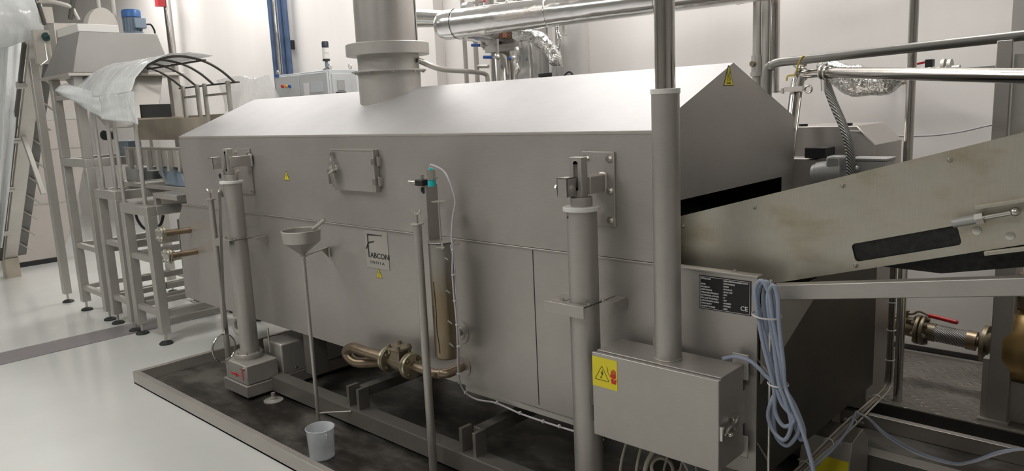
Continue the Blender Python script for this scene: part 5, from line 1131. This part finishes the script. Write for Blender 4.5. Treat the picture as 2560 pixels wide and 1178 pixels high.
# canopy
t = thing('canopy_frame', 'arched rod frame on thin posts over the feeder with a plastic cover', 'canopy frame', (-6.4, 2.65, 1.08))
XS = (-6.83, -6.55, -6.41, -5.99)
for i, x in enumerate(XS):
    zb_ = 1.165 if i < 2 else 1.075
    MB().cyl((x, 2.265, zb_), (x, 2.265, 2.0), 0.0155, n=16).build('front_post', STEELB, t); MB().cyl((x, 3.03, zb_), (x, 3.03, 2.0), 0.019, n=16).build('rear_post', STEELB, t)
    for y in (2.265, 3.03): MB().cyl((x, y, zb_), (x, y, zb_+0.006), 0.03, n=16).build('post_foot', STEELB, t)
DARKB = plain('dark_frame_bar', (0.09, 0.085, 0.075), 0.45, 0.6)
arc = lambda x: [(x, 2.265, 2.0), (x, 2.34, 2.09), (x, 2.50, 2.165), (x, 2.65, 2.185), (x, 2.82, 2.15), (x, 2.95, 2.08), (x, 3.06, 1.985)]
for x in (-6.90, -6.62, -6.30, -5.93): MB().tube(arc(x), 0.010, 10).build('arch_bar', DARKB, t)
for y, z in ((3.06, 1.985), (2.80, 2.155), (2.30, 2.05)): MB().beam((-6.95, y, z), (-5.88, y, z), 0.034, 0.012).build('ridge_bar', DARKB, t, bevel=0.002)
for xa, xb in ((-6.83, -6.55), (-6.41, -5.99)): MB().cyl((xa, 3.03, 1.90), (xb, 3.03, 1.90), 0.010, n=10).build('post_tie', STEELB, t)
# plastic cover: cross section swept along x, front edge hanging in two flaps
def surf(name, mat, parent, fn, nu, nv, thick=0.0):
    b = MB(); g = [[b.b.verts.new(fn(i/nu, j/nv)) for j in range(nv+1)] for i in range(nu+1)]
    for i in range(nu):
        for j in range(nv): b.face([g[i][j], g[i+1][j], g[i+1][j+1], g[i][j+1]])
    return b.build(name, mat, parent, sharp=60, solid=thick)
sec = [V((0, y, z)) for y, z in ((2.84, 2.165), (2.65, 2.20), (2.50, 2.18), (2.34, 2.11), (2.235, 2.00), (2.19, 1.90))]
def lerp(a, b, k): return a + (b-a)*k
def secat(u):
    k = min(u*(len(sec)-1), len(sec)-1.0001); i = int(k); return lerp(sec[i], sec[i+1], k-i)
rn = random.Random(11); W = [(rn.uniform(2, 9), rn.uniform(2, 9), rn.uniform(0, 6)) for _ in range(7)]
def wr(u, v, a): return a*sum(math.sin(p*u*2.2+q*v*2+r) for p, q, r in W)/4
t = thing('plastic_cover', 'milky plastic sheet draped over the arched canopy frame, hanging in two flaps', 'plastic sheet', (-6.3, 2.5, 1.9))
def cover(u, v):
    x = lerp(-7.08, -5.80, v); p = secat(u).copy(); p.x = x + wr(u, v, 0.01); p.z += wr(u, v, 0.010)+0.012; p.y += wr(v, u, 0.008); return p
surf('sheet_top', SHEET, t, cover, 30, 40, 0.0012)
def flap(u, v):     # right flap
    x = lerp(-6.42, -5.74, v); zb_ = lerp(1.74, 1.685, v); z = lerp(1.915, zb_, u); return V((x + u*0.05*v + 0.01*math.sin(9*v+3*u), 2.185 - 0.015*math.sin(7*v)*u + wr(u, v, 0.006), z+wr(0, v, 0.010)*(1-u)))
surf('right_flap', SHEET, t, flap, 16, 24, 0.0012)
def flap2(u, v):
    x = lerp(-7.16, -6.44, v); zt = lerp(2.05, 1.93, v) if v < 0.99 else 1.93; zb_ = lerp(1.955, 1.74, v); return V((x, 2.20 - 0.07*math.sin(PI*u)*(1-v) + wr(u, v, 0.01) - 0.05*u*(1-v), lerp(zt, zb_, u)))
surf('left_flap', SHEET, t, flap2, 14, 20, 0.0012)
t = thing('rear_plastic_cover', 'clear plastic sheet hanging from the rear of the canopy frame', 'plastic sheet', (-5.7, 3.1, 1.8))
surf('sheet', SHEETC, t, lambda u, v: V((lerp(-6.3, -5.35, v) - 0.1*u*(1-v), 3.085 + 0.05*math.sin(5*v+2*u) + 0.05*u, lerp(2.02 + 0.02*math.sin(6*v), 1.76 - 0.03*v, u))), 16, 24, 0.001)
# hopper on the tall stand
t = thing('feed_hopper', 'big stainless feed hopper on the tall stand at the upper left', 'hopper', (-7.3, 2.6, 2.125)); hp = t
s = MB()
top = [(-7.62, 2.33, 2.465), (-7.0, 2.30, 2.465), (-7.0, 2.93, 2.465), (-7.62, 2.93, 2.465)]; bot = [(-7.70, 2.18, 2.126), (-6.98, 2.20, 2.126), (-6.98, 3.02, 2.126), (-7.70, 3.02, 2.126)]
A = [s.b.verts.new(p) for p in bot]; B = [s.b.verts.new(p) for p in top]
for i in range(4): s.face([A[i], A[(i+1) % 4], B[(i+1) % 4], B[i]])
s.face(A[::-1]); s.face(B); s.build('hopper_body', HOPM, t, bevel=0.006)
s = MB(); lo = [(-7.25, 2.50, 1.66), (-7.03, 2.50, 1.66), (-7.03, 2.85, 1.66), (-7.25, 2.85, 1.66)]; hi = [(-7.55, 2.31, 2.10), (-7.11, 2.31, 2.10), (-7.11, 2.98, 2.10), (-7.55, 2.98, 2.10)]
A = [s.b.verts.new(p) for p in lo]; B = [s.b.verts.new(p) for p in hi]
for i in range(4): s.face([A[i], A[(i+1) % 4], B[(i+1) % 4], B[i]])
s.face(A[::-1]); s.face(B); s.build('lower_cone', STEELB, t, bevel=0.004)
MB().box(-7.66, -7.12, 2.33, 2.66, 2.466, 2.54).build('white_lid', WHITEP, t, bevel=0.006, label='white lid')
s = MB(); s.prism([(-7.30, 2.43+0.26*k/12*1.0, 2.54 + 0.15*math.sin(PI*k/12)**0.6) for k in range(13)], (0.12, 0, 0)); s.build('rounded_cover', CREAM, t, bevel=0.004)
MB().box(-7.80, -7.64, 2.31, 2.5, 2.126, 2.60).build('side_chute', STEELL, t, bevel=0.006)
mp = V((-7.18, 2.80, 2.466))
t = thing('blue_motor', 'upright electric motor with a blue fan cover on top of the hopper', 'motor', mp)
s = MB(); s.cyl(mp+V((0, 0, 0.02)), mp+V((0, 0, 0.15)), 0.068, n=28)
for k in range(14):
    a = 2*PI*k/14; s.box(-0.003, 0.003, 0.066, 0.078, 0.03, 0.145, M.Translation(mp) @ M.Rotation(a, 4, 'Z'))
s.build('finned_body', GREYM, t); MB().lathe(mp, (0, 0, 1), [(0, 0.15), (0.080, 0.15), (0.080, 0.20), (0.070, 0.215), (0, 0.217)], 28).build('fan_cover', BLUEM, t, label='blue fan cover')
MB().box(mp.x+0.04, mp.x+0.11, mp.y-0.02, mp.y+0.08, mp.z+0.05, mp.z+0.14).build('terminal_box', GREYM, t, bevel=0.006); MB().cyl(mp, mp+V((0, 0, 0.02)), 0.085, n=28).build('mounting_flange', GREYM, t)
MB().tube([mp+V((0.06, 0.09, 0.09)), mp+V((0.05, 0.14, 0.09)), mp+V((0.04, 0.17, 0.04)), mp+V((0.04, 0.17, 0.0))], 0.008, 8).build('motor_lead', BLACK, t)
for i, (x, yy, r) in enumerate(((250, 2.75, 0.018), (286, 2.85, 0.02))):
    p = at(x, 40, x=-7.3); MB().cyl((p.x, p.y, 2.46), (p.x, p.y, 3.3), r, n=12).build('hopper_post', STEELB, hp)
# guard arch above the elevator head
t = thing('guard_arch', 'bent flat steel guard bars over the elevator head at the top left', 'guard', at(180, 45, x=-7.7)); t.location = (-7.75, 2.3, 2.60); ORG[t.name] = V((-7.75, 2.3, 2.60))
def xq(px_, py_, x=-7.75): return at(px_, py_, x=x)
MB().tube([xq(90, 5), xq(120, 3), xq(150, 9), xq(178, 19), xq(188, 35), xq(196, 50)], 0.02, 8).build('arch_bar', STEELB, t)
MB().cyl(xq(186, -20), xq(176, 48), 0.022, n=10).build('upright_bar', DARKB, t); MB().cyl(xq(90, -10), xq(112, 62), 0.018, n=10).build('inner_bar', DARKB, t)
q0, q1 = xq(98, 16), xq(137, 58); MB().box(-7.80, -7.76, q0.y, q1.y, min(q0.z, q1.z), max(q0.z, q1.z)).build('backing_plate', CREAM, t)
# knob gear under it
q = at(116, 92, x=-7.95); t = thing('green_knob', 'dark green hand knob on the elevator head', 'knob', q); MB().ball(q, 0.04).build('knob_ball', plain('dark_green_plastic', (0.01, 0.06, 0.045), 0.4), t); MB().cyl(q, q+V((-0.08, 0, 0)), 0.012, n=10).build('knob_stem', GLAZED, t)
q = at(120, 120, x=-7.98); MB().box(-8.05, -7.985, q.y-0.10, q.y+0.14, q.z-0.14, q.z+0.16).build('knob_plate', CREAM, t)
s = MB(); s.tube([at(112, 108, x=-7.93), at(119, 150, x=-7.93), at(100, 165, x=-7.93)], 0.010, 8, smooth=False); s.build('bent_lever', GLAZED, t)
# inclined cleated elevator
E0, E1 = at(26, 645, y=2.27), at(92, 110, y=2.27); dE = (E1-E0)
NE = V((-dE.z, 0, dE.x)).normalized()
t = thing('inclined_elevator', 'inclined cleated elevator partly wrapped in plastic at the left picture edge', 'elevator', (-9.2, 2.5, 0))
MB().beam(E0, E1, 0.13, 0.05, (-0.7, 0, 0.7)).build('side_channel', STEELL, t, bevel=0.004)
MB().beam(E0+V((0, 0.115, 0))+NE*0.03, E1+V((0, 0.115, 0))+NE*0.03, 0.10, 0.03, (-0.7, 0, 0.7)).build('elevator_belt', plain('grey_belt', (0.16, 0.155, 0.145), 0.5), t)
for k in range(11):
    p = E0+dE*(0.06+k*0.088); MB().beam(p+V((0, 0.07, 0.05)), p+V((0.01, 0.20, -0.07)), 0.05, 0.012, (0, 0, 1)).build('cleat', STEELL, t)
    
for k in range(4):
    p = E0+dE*(0.15+k*0.23); s = MB(); s.cyl(p+V((0.02, -0.13, 0)), p+V((0.02, -0.05, 0)), 0.035, n=14); s.build('bearing_cap', STEELB, t)
MB().beam(E0-V((0, 0.10, 0)), E1-V((0, 0.10, 0)), 0.03, 0.04, (-0.7, 0, 0.7)).build('drive_chain', DARKB, t)
MB().box(-8.20, -8.13, 2.215, 2.285, 0.085, 2.34).build('support_leg', STEELB, t, bevel=0.004); foot(-8.165, 2.25, t)
MB().beam((-8.45, 2.25, 1.05), (-8.9, 2.25, 1.72), 0.04, 0.04).build('diagonal_brace', STEELB, t)
MB().box(E0.x-0.12, E0.x+0.05, 2.2, 2.34, 0.0, max(0.08, E0.z)).build('elevator_foot', OLDS, t)
# casing behind
t = thing('elevator_casing', 'tall pale sheet-metal casing with horizontal seams behind the inclined elevator', 'casing', (-10.9, 2.9, 0))
s = MB(); s.prism([(-10.75, 2.38, 0.06), (-10.75, 2.98, 0.06), (-10.75, 3.24, 0.75), (-10.75, 3.45, 1.45), (-10.75, 3.62, 2.45), (-10.75, 2.42, 2.55)], (-0.5, 0, 0)); s.build('casing_shell', CASING, t, bevel=0.01)
for z in (0.75, 1.42, 1.78, 2.1): MB().box(-10.7505, -10.742, 2.42, 3.02+0.27*z, z, z+(0.012 if z != 1.78 else 0.09)).build('seam_lip', STEELB, t)
MB().box(-11.2, -10.76, 2.40, 2.95, 0.0, 0.06).build('casing_base', BLACK, t)
# draped plastic at the left edge
t = thing('elevator_wrap', 'shiny clear plastic wrap draped over the elevator head at the top left corner', 'plastic sheet', (-8.3, 2.05, 1.4))
def wrap(u, v):
    # v round the head, u along it
    a = lerp(-0.35*PI, 0.80*PI, v); r = 0.30 + wr(u, v, 0.012); c0, c1 = at(-60, 60, x=-8.25), at(92, 40, x=-8.25)
    c = lerp(c0, c1, u); r *= (1.0 - 0.30*u)
    return V((c.x + r*math.cos(a)*0.9, c.y, c.z)) + V((0, wr(v, u, 0.01), r*math.sin(a)))
surf('head_wrap', SHEET, t, wrap, 24, 36, 0.0012)
def strip(u, v):
    L_ = [(-40, 60), (-40, 200), (-40, 330), (-40, 470), (-30, 620)]; R_ = [(62, 70), (50, 200), (38, 330), (24, 470), (6, 620)]
    k = min(u*4, 3.9999); i = int(k); f = k-i
    l = [lerp(L_[i][q], L_[i+1][q], f) for q in (0, 1)]; r = [lerp(R_[i][q], R_[i+1][q], f) for q in (0, 1)]
    return at(lerp(l[0], r[0], v), lerp(l[1], r[1], v), x=-8.6+0.05*math.sin(v*11+u*3)+0.03*math.sin(v*23)+wr(u, v, 0.02))
surf('hanging_wrap', SHEET, t, strip, 40, 24, 0.0012)
# feeder trough and drive
t = thing('vibrating_feeder', 'vibrating feeder pan with ribbed side feeding into the fryer hood', 'feeder', (-6.1, 2.8, 1.3)); fd = t
s = MB(); s.box(-6.75, -5.385, 2.44, 2.446, 1.36, 1.50); s.box(-6.75, -5.385, 3.054, 3.06, 1.36, 1.50); s.box(-6.75, -5.385, 2.44, 3.06, 1.354, 1.36); s.box(-6.75, -5.385, 2.425, 2.446, 1.496, 1.504); s.build('feeder_pan', STEELL, t, bevel=0.001)
for k in range(7):
    x = -6.60+k*0.19; MB().box(x-0.020, x+0.020, 2.405, 2.44, 1.325, 1.48).build('pan_rib', STEELB, t, bevel=0.003)
s = MB(); s.box(-6.95, -5.55, 2.62, 2.626, 1.55, 1.72); s.box(-6.95, -5.55, 3.10, 3.106, 1.55, 1.74); s.box(-6.95, -6.944, 2.626, 3.10, 1.55, 1.74); s.box(-6.95, -5.55, 2.626, 3.10, 1.55, 1.556); s.build('upper_trough', OLDS, t, bevel=0.001)
MB().box(-6.60, -6.05, 2.64, 3.08, 1.556, 1.60).build('fried_product_bed', CREAM, t, bevel=0.01)
q0, q1 = at(352, 262, x=-6.7), at(430, 292, x=-6.7); MB().box(-6.73, -6.70, q0.y, q1.y, min(q0.z, q1.z), max(q0.z, q1.z)).build('rubber_skirt', RUBBER, t, label='black rubber skirt')
for x in (-6.6, -5.75): 
    for y in (2.5, 3.0): MB().beam((x, y, 1.19), (x-0.06, y, 1.36), 0.03, 0.012, (1, 0, 0)).build('leaf_spring', STEELB, t)
MB().box(-6.9, -5.7, 2.46, 3.04, 1.166, 1.20).build('base_plate', STEELB, t, bevel=0.003)
q = at(413, 445, x=-6.05)
t = thing('feeder_drive', 'blue-grey slanted magnetic drive block under the feeder pan', 'drive unit', (-6.0, 2.5, 1.2))
s = MB(); s.prism([(-6.16, 2.47, 1.35), (-6.20, 2.47, 1.30), (-6.06, 2.47, 1.201), (-5.72, 2.47, 1.201), (-5.76, 2.47, 1.30), (-5.92, 2.47, 1.352)], (0, 0.40, 0)); s.build('drive_case', GREYM, t, bevel=0.012)
s = MB(); s.prism([(-6.13, 2.462, 1.335), (-6.09, 2.462, 1.335), (-6.02, 2.462, 1.215), (-6.06, 2.462, 1.215)], (0, 0.008, 0)); s.build('drive_edge', ALUH, t)
yq = 2.72
t = thing('grey_gearbox', 'square grey gearbox block on the stand rail left of the blue-grey drive', 'gearbox', K(335, 455, yq))
a, b = K(312, 417, yq), K(352, 456, yq); MB().box(a.x, b.x, yq, yq+0.22, b.z, a.z).build('gearbox_case', ALUH, t, bevel=0.006); MB().box(a.x-0.08, b.x+0.30, yq-0.03, yq+0.25, b.z-0.06, b.z).build('gearbox_plinth', STEELB, t, bevel=0.004)
MB().box(b.x+0.002, b.x+0.22, yq+0.03, yq+0.20, b.z, a.z-0.03).build('motor_end', plain('dark_grey_motor', (0.12, 0.13, 0.13), 0.5), t, bevel=0.02)
yq = 2.62
t = thing('dark_oval_motor', 'small motor with a black rounded end under the plastic flaps', 'motor', K(265, 358, yq))
s = MB(); p = K(264, 338, yq); s.lathe(p, (0.6, -1, 0), [(0, -0.08), (0.045, -0.08), (0.052, -0.02), (0.045, 0.02), (0, 0.03)], 24); s.build('black_end', BLACK, t, bevel=0.004)
MB().box(p.x-0.02, p.x+0.30, p.y+0.08, p.y+0.20, p.z-0.20, p.z-0.06).build('motor_base', GREYM, t, bevel=0.01)
for z, n_ in ((1.30, 'upper_side_rail'),): MB().box(-7.02, -6.2, 2.95, 2.99, z, z+0.05).build(n_, STEELB, s2, bevel=0.003)
# small saddle channel beside the hood
t = thing('feeder_bracket', 'small channel bracket on the near stand against the hood end', 'bracket', (-5.7, 2.4, 1.075))
s = MB(); s.box(-5.92, -5.50, 2.30, 2.34, 1.13, 1.17); s.box(-5.92, -5.88, 2.30, 2.34, 1.076, 1.13); s.box(-5.92, -5.50, 2.34, 2.60, 1.155, 1.17); s.build('channel', STEELL, t, bevel=0.003)
# black hose under near stand
t = thing('black_hose', 'short black hose looping under the near stand top rail', 'hose', at(365, 565, y=2.6))
MB().tube([at(338, 530, y=2.6), at(345, 552, y=2.6), at(362, 572, y=2.6), at(385, 572, y=2.6), at(402, 560, y=2.6), at(408, 540, y=2.6)], 0.012, 10).build('hose_body', RUBBER, t)
# white box with clamp on the floor behind the tank end
q = at(505, 772, z=0.0); 
t = thing('floor_bracket', 'small white box with a steel clamp on the floor rail behind the left tank end', 'clamp', q)
MB().box(q.x-0.10, q.x+0.10, q.y+0.02, q.y+0.08, 0.0, 0.09).build('white_block', WHITEP, t, bevel=0.004); s = MB(); s.torus(q+V((-0.12, -0.01, 0.05)), (0, 0.4, 1), 0.03, 0.008, 20, 8); s.torus(q+V((0.02, -0.01, 0.05)), (0, 0.4, 1), 0.03, 0.008, 20, 8); s.box(q.x-0.1, q.x, q.y-0.02, q.y, 0.04, 0.055); s.build('steel_clamp', GLAZED, t)
